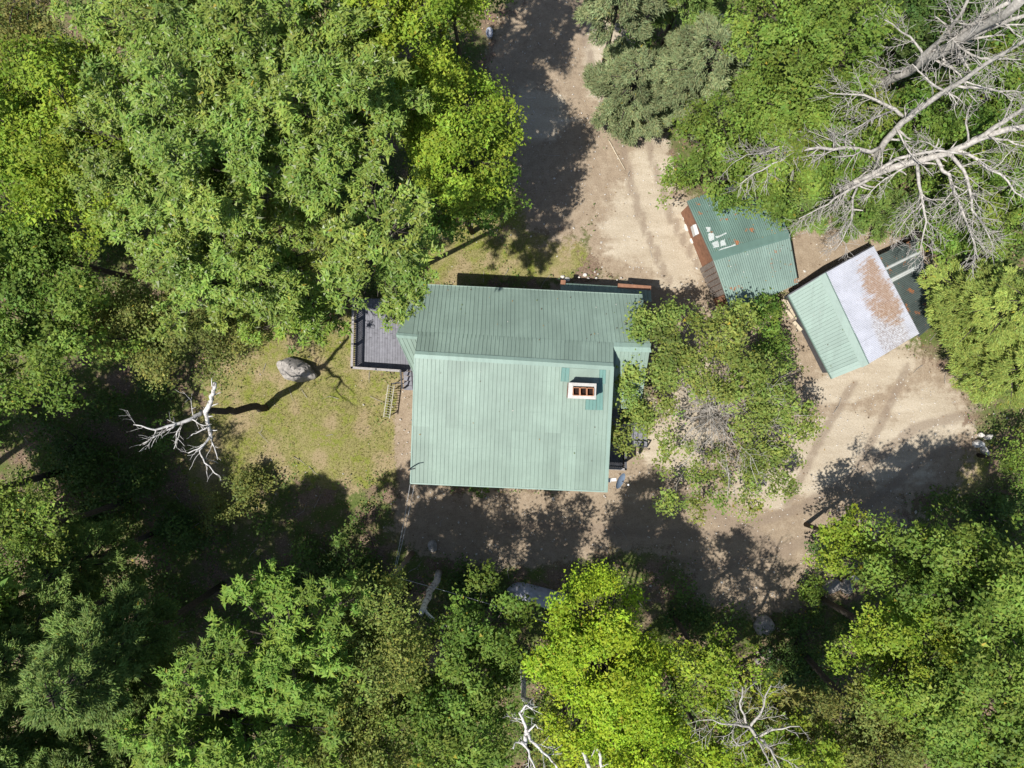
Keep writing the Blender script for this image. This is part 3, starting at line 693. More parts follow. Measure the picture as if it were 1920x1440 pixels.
# pale lumber lying against that shed
for i, (x0, y0, x1, y1, w) in enumerate([(1467, 562, 1480, 579, .17), (1474, 561, 1486, 577, .16), (1474, 581, 1486, 597, .18), (1482, 579, 1494, 597, .16), (1488, 603, 1502, 620, .2)]):
    a_, b_ = P(x0, y0, .22), P(x1, y1, .22)
    tag(MB().bar(a_, b_, w, 0.08).build('lumber_plank', M['timber']), ['pale plank on the ground, first beside the upper left shed corner', 'pale plank nearest the wall at the upper left shed corner',
        'pale plank in the middle of the lumber row, outer side', 'pale plank in the middle of the lumber row, against the shed', 'single wide pale plank at the lower end of the lumber row'][i], 'plank', 'lumber beside the half white shed')
for i, (x0, y0, x1, y1) in enumerate([(1459, 562, 1482, 564), (1468, 581, 1488, 578), (1474, 599, 1497, 598)]):
    a_, b_ = P(x0, y0, .1), P(x1, y1, .1)
    tag(MB().bar(a_, b_, .1, .14).build('timber_bearer', M['old_timber']), ['dark bearer under the upper end of the pale lumber', 'dark bearer under the middle of the pale lumber', 'dark bearer under the lower end of the pale lumber'][i], 'timber', 'bearers under the lumber')

# ------------------------------------------------------------------ pole, wires
p0, p1 = P(773, 1037, 0), P(737, 1081, 5.4)
pole = empty('utility_pole', p0, 'leaning weathered wooden utility pole in the shade below the house', 'utility pole')
MB().tube([p0 - UP * .1, lerp(p0, p1, .5), p1], [0.15, 0.13, 0.115], 9).build('pole_shaft', M['old_timber'], pole, True)
MB().box(p1 + [0, 0, .04], (0.26, 0.2, 0.16)).build('pole_cap', M['dark_metal'], pole)
def wire(name, label, a, b, sag, r=0.012):
    pts = [lerp(a, b, t_) - UP * sag * 4 * t_ * (1 - t_) for t_ in np.linspace(0, 1, 14)]
    tag(MB().tube(pts, r, 4).build(name, M['wire']), label, 'wire')
mast_top = ma + [0.02, 0.0, 1.5]
wire('overhead_wire', 'left of the two thin wires from the house corner to the pole', P(769, 908, 4.7), p1, 0.25)
wire('overhead_wire', 'right of the two thin wires from the house corner to the pole', P(777, 909, 4.7), p1 + [0.06, .05, 0], 0.32)
wire('overhead_wire', 'thin wire running right from the pole into the trees', p1, P(1100, 1192, 5.6), 0.3, 0.013)

# ------------------------------------------------------------------ rocks and small things
def icos(sub=2):
    import bmesh
    bm = bmesh.new(); bmesh.ops.create_icosphere(bm, subdivisions=sub, radius=1.0)
    v = np.array([x.co[:] for x in bm.verts]); f = [tuple(y.index for y in x.verts) for x in bm.faces]; bm.free(); return v, f
IV, IF = icos(4)
def rock(name, label, px, py, rx, ry, h, ang=0.0, mat='rock', cat='rock', group=None, seed=0, rough=0.22):
    r = np.random.default_rng(seed + 300); v = IV.copy()
    d = np.zeros(len(v))
    for k in range(7):
        w = r.normal(size=3) * (1.2 + 0.7 * k); d += np.sin(v @ w + r.random() * 6) / (1 + 0.7 * k)
    v = v * (1 + rough * 0.5 * d)[:, None]
    for k in range(9):
        w = r.normal(size=3) * (7 + 2.5 * k); v = v * (1 + .016 * np.sin(v @ w + r.random() * 6) * np.sin(v @ (w[::-1] * .7) + 1))[:, None]
    for k in range(5):      # chop facets
        n_ = norm(r.normal(size=3)); n_[2] = abs(n_[2]); t_ = 0.72 + .2 * r.random(); s_ = v @ n_; m_ = s_ > t_; v[m_] -= (s_[m_] - t_)[:, None] * n_ * .85
    c = P(px, py, h * .35); s = (H - .3) / F
    ca, sa = math.cos(ang), math.sin(ang)
    x, y = v[:, 0] * rx * s, v[:, 1] * ry * s
    v = np.stack([x * ca - y * sa + c[0], x * sa + y * ca + c[1], v[:, 2] * h * .62 + h * .30], 1)
    o = MB().add(v, IF).build(name, M[mat], None); return tag(o, label, cat, group)
rock('boulder', 'big weathered granite boulder on the grass left of the deck', 553, 693, 38, 22, 1.1, math.radians(-16), seed=1)
rock('boulder', 'dark round boulder in shade above the house, lower left of a pair', 871, 396, 9, 9, .5, seed=2)
rock('boulder', 'dark flat boulder in shade above the house, upper right of a pair', 887, 388, 9, 7, .4, seed=3)
rock('boulder', 'pale pointed boulder in the shade right of the utility pole', 810, 1024, 9, 12, .5, math.radians(10), seed=4)
rock('boulder', 'large grey boulder in deep shade at the lower right drive edge', 1436, 1176, 20, 17, .8, math.radians(20), seed=5)
rock('boulder', 'grey mossy boulder among branches below the drive, left of a close pair', 1562, 1098, 18, 16, .6, seed=6)
rock('boulder', 'grey mossy boulder among branches below the drive, right of a close pair', 1588, 1100, 15, 14, .6, seed=7)
rock('boulder', 'small pale boulder half under leaves at right of the mossy pair', 1602, 1083, 9, 8, .4, mat='pale_rock', seed=8)
rock('boulder', 'small grey rock below the large shaded boulder, upper one', 1443, 1219, 5, 5, .25, seed=9)
rock('boulder', 'small grey rock below the large shaded boulder, lower one', 1442, 1231, 5, 5, .25, seed=10)
rock('boulder', 'small grey rock right of the weathered plank in deep shade', 1461, 1241, 6, 7, .3, seed=11)
rock('boulder', 'small grey rock left of the weathered plank in deep shade', 1420, 1239, 6, 6, .3, seed=12)
rock('boulder', 'white rounded boulder at the right edge of the dirt yard', 1835, 832, 8.5, 8, .6, mat='white', seed=13, rough=.1)
rock('boulder', 'square cream boulder above the white one at the dirt yard edge', 1840, 816, 6, 5, .3, mat='pale_rock', seed=14)
rock('boulder', 'long cream boulder right of the white one, upper arm', 1854, 819, 9, 5, .4, math.radians(15), mat='pale_rock', seed=15)
rock('boulder', 'long cream boulder below the white one, lower arm', 1847, 845, 6, 11, .4, math.radians(32), mat='pale_rock', seed=16)
ORD = ['first', 'second', 'third', 'fourth', 'fifth', 'sixth', 'seventh', 'eighth', 'tenth', 'ninth']
for i, (px, py, rr) in enumerate([(1048, 523, 3), (1055, 519, 4), (1063, 524, 6), (1086, 520, 2.6), (1097, 515, 4), (1103, 522, 2.5), (1118, 521, 2.5), (1121, 514, 2.2), (1165, 521, 2.2), (1157, 525, 2)]):
    rock('stone', ORD[i] + ' pale stone from the left in the loose row behind the house', px, py, rr, rr * .8, .16, mat='pale_rock', cat='stone', group='pale stones behind the house', seed=30 + i)
for i, (px, py, rr, lb_) in enumerate([(1283, 408, 4, 'small pale slab by the brown shed wall, upper one'), (1288, 427, 5.5, 'pale slab by the brown shed wall, middle one'), (1297, 452, 4, 'pale stone by the brown shed wall, lower one')]):
    rock('stone', lb_, px, py, rr * .8, rr * 1.5, .15, math.radians(20), 'pale_rock', 'stone', None, 50 + i)
a_, b_ = P(1418, 1222, .2), P(1440, 1240, .2)
tag(MB().bar(a_, b_, .16, .1).build('plank', M['old_timber']), 'weathered plank lying among small rocks in deep shade', 'plank')
tb = P(918, 66, 0)
tub = empty('tub', tb, 'small pale blue-grey oval tub in shade at the top of the drive', 'tub')
tv = []; 
for (s_, z_) in ((.85, 0), (1.0, .34), (1.08, .36), (.93, .36), (.86, .08)):
    for j in range(18): tv.append(tb + [math.cos(j * math.tau / 18) * .19 * s_, math.sin(j * math.tau / 18) * .28 * s_, z_])
MB().add(tv, [(i * 18 + j, i * 18 + (j + 1) % 18, (i + 1) * 18 + (j + 1) % 18, (i + 1) * 18 + j) for i in range(4) for j in range(18)] + [tuple(72 + j for j in range(18))]).build('tub_body', M['tub'], tub, True)
MB().bar(tb + [.16, -.02, .37], tb + [.30, .03, .45], .03, .03).build('handle', M['dark_metal'], tub)
# upturned hull in the shade
hb = P(998, 1116, 0)
hull = empty('upturned_boat', hb, 'pale grey upturned hull in shade left of the yellow maple', 'boat')
ax_ = unit(P(1037, 1124, 0) - P(961, 1106, 0)); sdv = np.array([ax_[1], -ax_[0], 0]) * -1
hv = []; st_n = 14; kk = 9
for i in range(st_n):
    t_ = i / (st_n - 1); x = (t_ - .42) * 3.6; w = .62 * min(1, (t_ * 5) ** .5 if t_ < .2 else 1) * (1 - .12 * t_); hh = .52 * min(1, .35 + t_ * 4)
    for j in range(kk):
        s_ = j / (kk - 1) * 2 - 1; y = w * np.sign(s_) * abs(s_) ** .8; z = hh * (1 - abs(s_) ** 3.2); hv.append(hb + ax_ * x + sdv * y * -1 + UP * z)
MB().add(hv, [(i * kk + j, i * kk + j + 1, (i + 1) * kk + j + 1, (i + 1) * kk + j) for i in range(st_n - 1) for j in range(kk - 1)] + [tuple((st_n - 1) * kk + j for j in range(kk))[::-1], tuple(range(kk))]).build('hull_shell', M['hull'], hull, True)
MB().bar(hb + ax_ * -1.4 + UP * .42, hb + ax_ * 2.0 + UP * .545, .06, .05).build('keel', M['alu'], hull)
# stick on the drive
tag(MB().tube([P(1141, 262, .05), P(1156, 290, .06), P(1172, 318, .05)], [.035, .03, .02], 5).build('stick', M['timber']), 'thin pale stick lying on the upper drive', 'stick')

# ------------------------------------------------------------------ branching wood
def spread(mb, pts, r0, r1, level, r, dens=1.0, ln=1.6, droop=0.25, minr=0.013, ang=(35, 65), start=.15):
    """a limb along pts with side shoots, recursively"""
    pts = np.asarray(pts, float); n = len(pts)
    seg = np.linalg.norm(np.diff(pts, axis=0), axis=1); cum = np.concatenate([[0], np.cumsum(seg)]); L = cum[-1]
    rad = r0 + (r1 - r0) * (cum / L); mb.tube(pts, rad, 7 if r0 > .07 else (5 if r0 > .03 else 3), cap=r0 > .03)
    if level <= 0: return
    cnt = int(max(2, L * dens * (3.0 if level == 1 else 2.0)))
    for i in range(cnt):
        t_ = start + (1 - start) * (i + r.random()) / cnt; s_ = t_ * L; k = min(np.searchsorted(cum, s_, side='right') - 1, n - 2)
        p = lerp(pts[k], pts[k + 1], (s_ - cum[k]) / (seg[k] + 1e-6)); d = unit(pts[k + 1] - pts[k])
        pe = unit(np.cross(d, r.normal(size=3)) * [1, 1, .6]); a_ = math.radians(r.uniform(*ang)); dv = unit(d * math.cos(a_) + pe * math.sin(a_))
        l_ = ln * (0.45 + .75 * r.random()) * (1.15 - .6 * t_)
        m_ = 5 if level > 1 else 4; q = [p]; cur = dv.copy()
        for j in range(m_):
            cur = unit(cur + r.normal(size=3) * .17 - UP * droop * .18 + d * .06); q.append(q[-1] + cur * l_ / m_)
        rr = max(minr, rad[k] * .45 * (.7 + .5 * r.random())); spread(mb, q, rr, max(minr * .6, rr * .25), level - 1, r, dens * 1.35, ln * .5, droop, minr, ang, .2)

def dead_tree(name, label, base_px, limbs, mat='dead_wood', seed=0, cat='dead tree', group=None, dark_foot=False):
    """limbs: list of (list of (px,py,z), r0, r1, level, dens, ln)"""
    base = P(*base_px, 0); root = empty(name, base, label, cat, group); r = np.random.default_rng(seed + 900)
    for i, (pts, r0, r1, lv, dn, ln_) in enumerate(limbs):
        w = [P(*q) for q in pts]; fine = [w[0]]
        for a_, b_ in zip(w[:-1], w[1:]):
            for t_ in (.33, .67, 1.0): fine.append(lerp(a_, b_, t_) + (r.normal(size=3) * .035 * np.linalg.norm(b_ - a_) * (t_ < 1)))
        mb = MB(); spread(mb, fine, r0, r1, lv, r, dn * (1.9 if name == 'dead_pine' else 1.25), ln_, minr=.011); mb.build('trunk' if i == 0 else 'limb', M[mat if i or not dark_foot else 'bark'], root, True)
    return root

dead_tree('birch_snag', 'bare white birch snag with black trunk leaning over the left lawn', (497, 765), [
    ([(497, 765, 0), (470, 763, 2), (430, 768, 5.2), (385, 772, 8)], .22, .15, 0, 0, 0),
    ([(385, 772, 8), (394, 755, 8.3), (400, 738, 8.7), (403, 718, 9.2)], .12, .08, 1, .5, .8),
    ([(385, 773, 8), (389, 792, 8.3), (396, 822, 8.9)], .105, .07, 1, .5, .6),
    ([(396, 820, 8.9), (380, 836, 9.2), (352, 850, 9.5)], .06, .02, 2, 1.2, .9),
    ([(394, 818, 8.9), (374, 845, 9.1), (384, 868, 9.3), (412, 892, 9.5)], .05, .02, 1, 1.0, .8),
    ([(396, 822, 8.9), (404, 845, 9.2), (408, 862, 9.4)], .045, .015, 1, 1.0, .6),
    ([(390, 800, 8.5), (372, 810, 8.7), (358, 817, 8.9)], .045, .02, 1, .8, .5),
    ([(380, 771, 7.8), (358, 786, 8.4), (328, 796, 8.8), (290, 806, 9.2), (250, 796, 9.6)], .11, .02, 2, 1.1, 1.3),
    ([(330, 795, 8.8), (300, 815, 9.2), (262, 835, 9.5)], .045, .012, 1, 1.2, .8),
    ([(352, 788, 8.5), (332, 810, 8.9), (326, 842, 9.1)], .04, .012, 1, 1.0, .7),
    ([(362, 780, 8.2), (358, 750, 8.8), (342, 733, 9.2)], .03, .012, 1, .8, .6)], 'birch', 1, dark_foot=True)
dead_tree('birch_snag', 'broken birch snag with hooked limb in shade below the house', (823, 1073), [
    ([(823, 1073, 0), (812, 1100, 3), (797, 1130, 6), (789, 1150, 7.6)], .20, .14, 0, 0, 0),
    ([(795, 1143, 7.2), (806, 1155, 7.5), (822, 1167, 7.8), (838, 1174, 8), (853, 1174, 8.1)], .09, .05, 0, 0, 0)], 'birch', 2)
dead_tree('dead_birch', 'bare white birch crown at the bottom edge left of the yellow maple', (979, 1238), [
    ([(979, 1238, 0.0), (981, 1310, 4.5), (984, 1397, 12.2), (987, 1368, 12.6)], .16, .08, 0, 0, 0),
    ([(987, 1368, 12.6), (981, 1352, 12.8), (974, 1337, 13.1), (986, 1322, 13.3), (998, 1330, 13.5)], .07, .03, 2, 1.5, .9),
    ([(988, 1370, 12.6), (995, 1388, 12.8), (1012, 1403, 13.1), (1030, 1420, 13.4), (1045, 1440, 13.6)], .07, .03, 2, 1.2, 1.0),
    ([(978, 1390, 12.4), (992, 1408, 12.7), (1003, 1440, 13.1)], .06, .03, 2, 1.2, 1.0),
    ([(985, 1397, 12.2), (966, 1392, 12.5), (962, 1404, 12.7)], .05, .02, 1, 1.2, .6),
    ([(990, 1372, 12.6), (1004, 1358, 12.8), (1009, 1366, 12.9)], .05, .02, 1, 1.2, .6)], 'birch', 3)
dead_tree('dead_birch', 'pale bare birch stems at the bottom edge under the yellow maple', (1068, 1266), [
    ([(1068, 1266, 0.0), (1080, 1340, 5.0), (1088, 1395, 10.5), (1098, 1420, 11.0), (1106, 1445, 11.3)], .12, .08, 0, 0, 0),
    ([(1112, 1385, 10.6), (1122, 1408, 11.0), (1130, 1445, 11.4)], .09, .06, 1, .6, .8)], 'birch', 4)
dead_tree('dead_tree', 'bare grey twiggy tree at the bottom right of the yellow maple', (1317, 1235), [
    ([(1317, 1235, 0.0), (1370, 1310, 5.0), (1418, 1380, 10.8)], .14, .09, 0, 0, 0),
    ([(1418, 1380, 10.8), (1403, 1362, 11.2), (1368, 1358, 11.6), (1318, 1350, 11.8)], .07, .02, 2, 1.3, 1.4),
    ([(1405, 1364, 11.0), (1425, 1340, 11.5), (1446, 1285, 12.0)], .07, .02, 2, 1.2, 1.2),
    ([(1402, 1362, 11.0), (1389, 1330, 11.5), (1392, 1288, 12.0)], .06, .02, 2, 1.2, 1.1),
    ([(1425, 1380, 11.0), (1450, 1368, 11.5), (1500, 1362, 11.8)], .06, .02, 2, 1.2, 1.1),
    ([(1425, 1385, 11.0), (1445, 1405, 11.5), (1462, 1440, 11.8)], .07, .02, 2, 1.5, 1.3),
    ([(1418, 1385, 11.0), (1432, 1410, 11.5), (1448, 1440, 11.8)], .06, .02, 2, 1.3, 1.1),
    ([(1412, 1382, 10.8), (1385, 1398, 11.4), (1372, 1382, 11.6)], .05, .02, 2, 1.3, 1.0)], 'dead_wood', 5)
dead_tree('dead_pine', 'thick bare grey trunk in the top right corner', (1566, 234), [
    ([(1566, 234, 0), (1650, 165, 5), (1720, 122, 8), (1790, 80, 10.6), (1920, -5, 14.5)], .27, .17, 0, 0, 0),
    ([(1715, 122, 8), (1780, 60, 10.6), (1815, 0, 12.5)], .14, .05, 2, .9, 2.0),
    ([(1730, 118, 8), (1810, 55, 11), (1890, 5, 13.4)], .18, .08, 2, .8, 2.0),
    ([(1760, 100, 9), (1850, 55, 11.5), (1920, 30, 13)], .16, .07, 2, .8, 2.2),
    ([(1735, 112, 8.4), (1690, 60, 9), (1640, 28, 9.6)], .06, .015, 2, .9, 1.3),
    ([(1700, 134, 7), (1660, 128, 8), (1625, 112, 8.8)], .05, .015, 2, 1.0, 1.2),
    ([(1780, 85, 10), (1840, 110, 11), (1915, 112, 12)], .07, .02, 2, 1.0, 1.6),
    ([(1745, 105, 9), (1800, 140, 10), (1830, 190, 10.6)], .06, .015, 2, 1.0, 1.4)], 'dead_wood', 6)
dead_tree('dead_pine', 'tall bare grey tree with long limb reaching left over the maples', (1553, 372), [
    ([(1553, 372, 0), (1625, 318, 4.2), (1653, 276, 6.5), (1693, 228, 8.2), (1730, 200, 9.2), (1790, 160, 11), (1860, 112, 12.8), (1940, 62, 14.6)], .24, .06, 2, .45, 1.6),
    ([(1653, 275, 6.5), (1580, 277, 7.2), (1515, 280, 7.6), (1480, 290, 7.8), (1428, 320, 8), (1388, 345, 8)], .11, .02, 2, 1.1, 1.7),
    ([(1513, 280, 7.6), (1460, 275, 7.9), (1400, 290, 8.1), (1370, 310, 8.2)], .05, .012, 2, 1.2, 1.2),
    ([(1693, 218, 8), (1667, 200, 8.2), (1620, 178, 8.6), (1555, 174, 9)], .09, .02, 2, 1.1, 1.7),
    ([(1672, 208, 8.2), (1630, 225, 8.6), (1580, 255, 8.8)], .05, .015, 2, 1.2, 1.2),
    ([(1790, 160, 11), (1850, 165, 11.4), (1925, 175, 11.8)], .07, .02, 3, .7, 1.9),
    ([(1770, 170, 10.4), (1730, 140, 10.8), (1710, 120, 11)], .06, .02, 2, 1.1, 1.3),
    ([(1680, 240, 7.8), (1705, 285, 8), (1750, 330, 8.2)], .05, .015, 2, .8, 1.2)], 'dead_wood', 7)
dead_tree('dead_pine', 'broad pale bare limbs drooping above the half white shed roof', (1530, 400), [
    ([(1530, 400, 0.0), (1592, 350, 5.6), (1640, 326, 6.4), (1720, 303, 7.4), (1780, 286, 8.2), (1832, 262, 8.9), (1925, 238, 10.0)], .22, .13, 1, .5, 1.4),
    ([(1612, 338, 6.2), (1680, 298, 7.4), (1760, 282, 8.2), (1815, 290, 8.6)], .10, .05, 2, .8, 1.2),
    ([(1832, 262, 8.9), (1880, 230, 9.8), (1930, 196, 10.8)], .13, .07, 2, .7, 1.7),
    ([(1720, 308, 7.4), (1728, 365, 7.5), (1737, 415, 7.4), (1727, 482, 7.0)], .09, .02, 2, 1.2, 1.6),
    ([(1756, 297, 7.9), (1780, 327, 8.0), (1806, 400, 7.9), (1832, 485, 7.6)], .09, .02, 2, 1.2, 1.7),
    ([(1780, 288, 8.2), (1813, 333, 8.3), (1822, 393, 8.2), (1866, 470, 7.8)], .09, .02, 2, 1.2, 1.7),
    ([(1790, 281, 8.3), (1835, 300, 8.6), (1890, 340, 8.8), (1930, 395, 8.6)], .08, .02, 2, 1.2, 1.6),
    ([(1640, 330, 6.4), (1593, 355, 6.4), (1553, 383, 6.4), (1498, 410, 6.3)], .09, .02, 2, 1.3, 1.6),
    ([(1607, 352, 6.4), (1597, 413, 6.4), (1565, 470, 6.2)], .06, .015, 2, 1.3, 1.4),
    ([(1700, 312, 7.2), (1660, 335, 7.0), (1620, 375, 6.8)], .05, .015, 2, 1.2, 1.2),
    ([(1735, 370, 7.5), (1700, 410, 7.4), (1672, 450, 7.1)], .045, .012, 2, 1.3, 1.2),
    ([(1850, 258, 9.0), (1890, 262, 9.3), (1935, 280, 9.6)], .07, .02, 2, 1.2, 1.6),
    ([(1770, 280, 8.2), (1730, 265, 8.4), (1700, 280, 8.4)], .04, .012, 2, 1.2, 1.2),
    ([(1816, 268, 8.8), (1814, 210, 9.2), (1824, 187, 9.4)], .05, .015, 2, .8, 1.2)], 'dead_wood', 8)
dead_tree('fallen_limb', 'curved pale fallen limb among trees at the top, right of the drive', (1335, 30), [
    ([(1296, 22, 1.2), (1320, 24, 1.3), (1345, 27, 1.3), (1368, 36, 1.1)], .12, .08, 1, .6, .6)], 'dead_wood', 9, 'fallen limb')

# ------------------------------------------------------------------ living trees
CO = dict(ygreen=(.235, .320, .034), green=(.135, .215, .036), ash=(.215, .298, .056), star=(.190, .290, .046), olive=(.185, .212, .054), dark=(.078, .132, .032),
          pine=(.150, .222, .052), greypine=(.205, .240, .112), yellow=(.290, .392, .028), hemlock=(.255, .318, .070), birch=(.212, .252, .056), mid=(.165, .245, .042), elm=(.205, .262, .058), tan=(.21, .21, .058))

def fib(n, r):
    i = np.arange(n) + r.random(); z = 1 - 2 * (i + .0) / n; z = np.clip(z, -1, 1); a = i * 2.399963 + r.random() * 6
    s = np.sqrt(1 - z * z); return np.stack([s * np.cos(a), s * np.sin(a), z], 1)

NLEAF = [0]
def broadleaf(root, c, R, col, r, style='blob', dens=1.0, hollow=0.0, lsize=1.0, lobes=None, zmin=-.25, bare=0, limb=1.0, kmul=1.0, gap=-.85):
    """crown of lobes > clumps > leaves, and the limbs that carry them"""
    rm = (R[0] + R[1]) / 2
    if lobes is None:
        nl_ = int(np.clip(9 + rm * rm * 3.0, 10, 75)); d = fib(int(nl_ * 1.5), r); d = d[d[:, 2] > zmin]
        rad = .48 + .50 * r.random(len(d)); d2 = d + r.normal(size=d.shape) * .12
        if hollow: d2 = d2[np.hypot(d2[:, 0], d2[:, 1]) > hollow]; rad = rad[:len(d2)]
        lc = c + d2 * rad[:, None] * R; lr = np.clip(rm * (.14 + .13 * r.random(len(lc))), .40, 1.15)
        if not hollow:
            ni = max(3, len(lc) // 4); lc = np.concatenate([lc, c + norm(r.normal(size=(ni, 3))) * (r.random((ni, 1)) * .4) * R]); lr = np.concatenate([lr, np.full(ni, rm * .22)])
    else: lc, lr = lobes
    cl_p = []; cl_o = []; cl_l = []
    for i in range(len(lc)):
        n_ = int(max(5, lr[i] ** 2 * 42 * dens)); d = norm(r.normal(size=(n_, 3))); d[:, 2] = np.where(d[:, 2] < -.35, -d[:, 2], d[:, 2])
        q = lc[i] + d * (lr[i] * (.55 + .5 * r.random((n_, 1)))) * np.array([1.1, 1.1, .75])
        cl_p.append(q); cl_o.append(d); cl_l.append(np.full(n_, i))
    cp = np.concatenate(cl_p); cod = np.concatenate(cl_o); cli = np.concatenate(cl_l)
    nz = np.zeros(len(cp)); wl = np.clip(.55 * rm ** .5, .6, 1.3)      # uneven growth: bunches that stand out and gaps between them
    for q_ in range(5):
        w_ = norm(r.normal(size=3)) * (math.tau / (wl * (1.1 + 1.3 * r.random()))); nz += np.sin(cp @ w_ + r.random() * 6.28)
    cp = cp + norm(cod * .6 + UP) * (nz * .13)[:, None]
    keep = (cp[:, 2] > .35) & (nz > gap); cp, cod, cli, nz = cp[keep], cod[keep], cli[keep], nz[keep]
    n = len(cp)
    lobe_v = 1 + .13 * r.normal(size=len(lc)); lobe_y = .055 * r.normal(size=len(lc))
    if style == 'blob': k, ln_, wd_, sp = 28, .135, .120, .18
    elif style == 'fine': k, ln_, wd_, sp = 32, .110, .090, .23
    elif style == 'ash': k, ln_, wd_, sp = 34, .175, .078, .10
    elif style == 'star': k, ln_, wd_, sp = 24, .20, .085, .08
    ln_ *= lsize; wd_ *= lsize; k = max(4, int(k * kmul))
    ci = np.repeat(np.arange(n), k); N = len(ci)
    outw = norm(cod[ci] + np.array([0, 0, .45]))
    if style in ('blob', 'fine'):
        sz = .75 + .6 * r.random(n)
        pos = cp[ci] + r.normal(size=(N, 3)) * sp * sz[ci][:, None] * np.array([1, 1, .55])
        nrm_ = norm(outw * .85 + UP * .30 + r.normal(size=(N, 3)) * .45); ax = np.cross(nrm_, r.normal(size=(N, 3)))
        ax = norm(ax) - UP * .15
    else:
        az = r.random(N) * math.tau; pitch = np.radians(r.uniform(-50, 22, N) if style == 'ash' else r.uniform(-38, 18, N))
        loc = np.stack([np.cos(az) * np.cos(pitch), np.sin(az) * np.cos(pitch), np.sin(pitch)], 1)
        ax = norm(loc + outw * .35); pos = cp[ci] + ax * .03 + r.normal(size=(N, 3)) * sp
        nrm_ = norm(np.cross(np.cross(ax, UP), ax) + r.normal(size=(N, 3)) * .30); 
    csz = np.clip(1 + .22 * r.normal(size=n), .6, 1.5)[ci]; L = ln_ * csz * (.6 + .8 * r.random(N)); W = wd_ * csz * (.65 + .7 * r.random(N))
    V = leaf_tris(pos, ax, nrm_, L, W)
    c_ = tint(col, N, r, .17, .004); v_ = lobe_v[cli[ci]] * (1 + .10 * r.normal(size=n))[ci]; c_ *= np.clip(v_, .6, 1.5)[:, None]; c_[:, 0] *= np.clip(1 + lobe_y[cli[ci]], .7, 1.35)
    if style == 'ash':
        pl_ = r.random(N) < .035; c_[pl_] = np.array([.34, .38, .22]) * (.8 + .4 * r.random((pl_.sum(), 1)))
    ok = V[:, :, 2].min(1) > .02
    NLEAF[0] += int(ok.sum())
    quads_object('crown', V[ok], np.clip(c_[ok], .004, .75), M['ash_leaf'] if style == 'ash' else M['leaf'], root, per=3)
    # trunk and limbs
    b0 = origin(root); mb = MB(); fork = lerp(b0, c, .52); fork[2] = max(.8, (c[2] - R[2] * .55)); tr = .036 * rm + .045
    top = c + UP * R[2] * .35
    mid = lerp(b0, fork, .5) + r.normal(size=3) * [.08, .08, 0]
    mb.tube([b0 - UP * .2, mid, fork, lerp(fork, top, .5) + r.normal(size=3) * .15, top], [tr * 1.25, tr, tr * .8, tr * .5, tr * .15], 8)
    for i in range(len(lc)):
        s0 = lerp(fork, top, r.random() * .6); e = lc[i]; m1 = lerp(s0, e, .5) + UP * .12 * np.linalg.norm(e - s0) * (r.random() - .3) + r.normal(size=3) * .12
        mb.tube([s0, m1, e], [tr * .34 * limb, tr * .22 * limb, tr * .08 * limb], 5, False)
        sel = np.where(cli == i)[0][::3]
        for j in sel[:12]: mb.tube([lerp(m1, e, .6), cp[j]], [tr * .09 * limb, .008], 3, False)
    mb.build('trunk', M['bark' if not bare else 'grey_bark'], root, True)

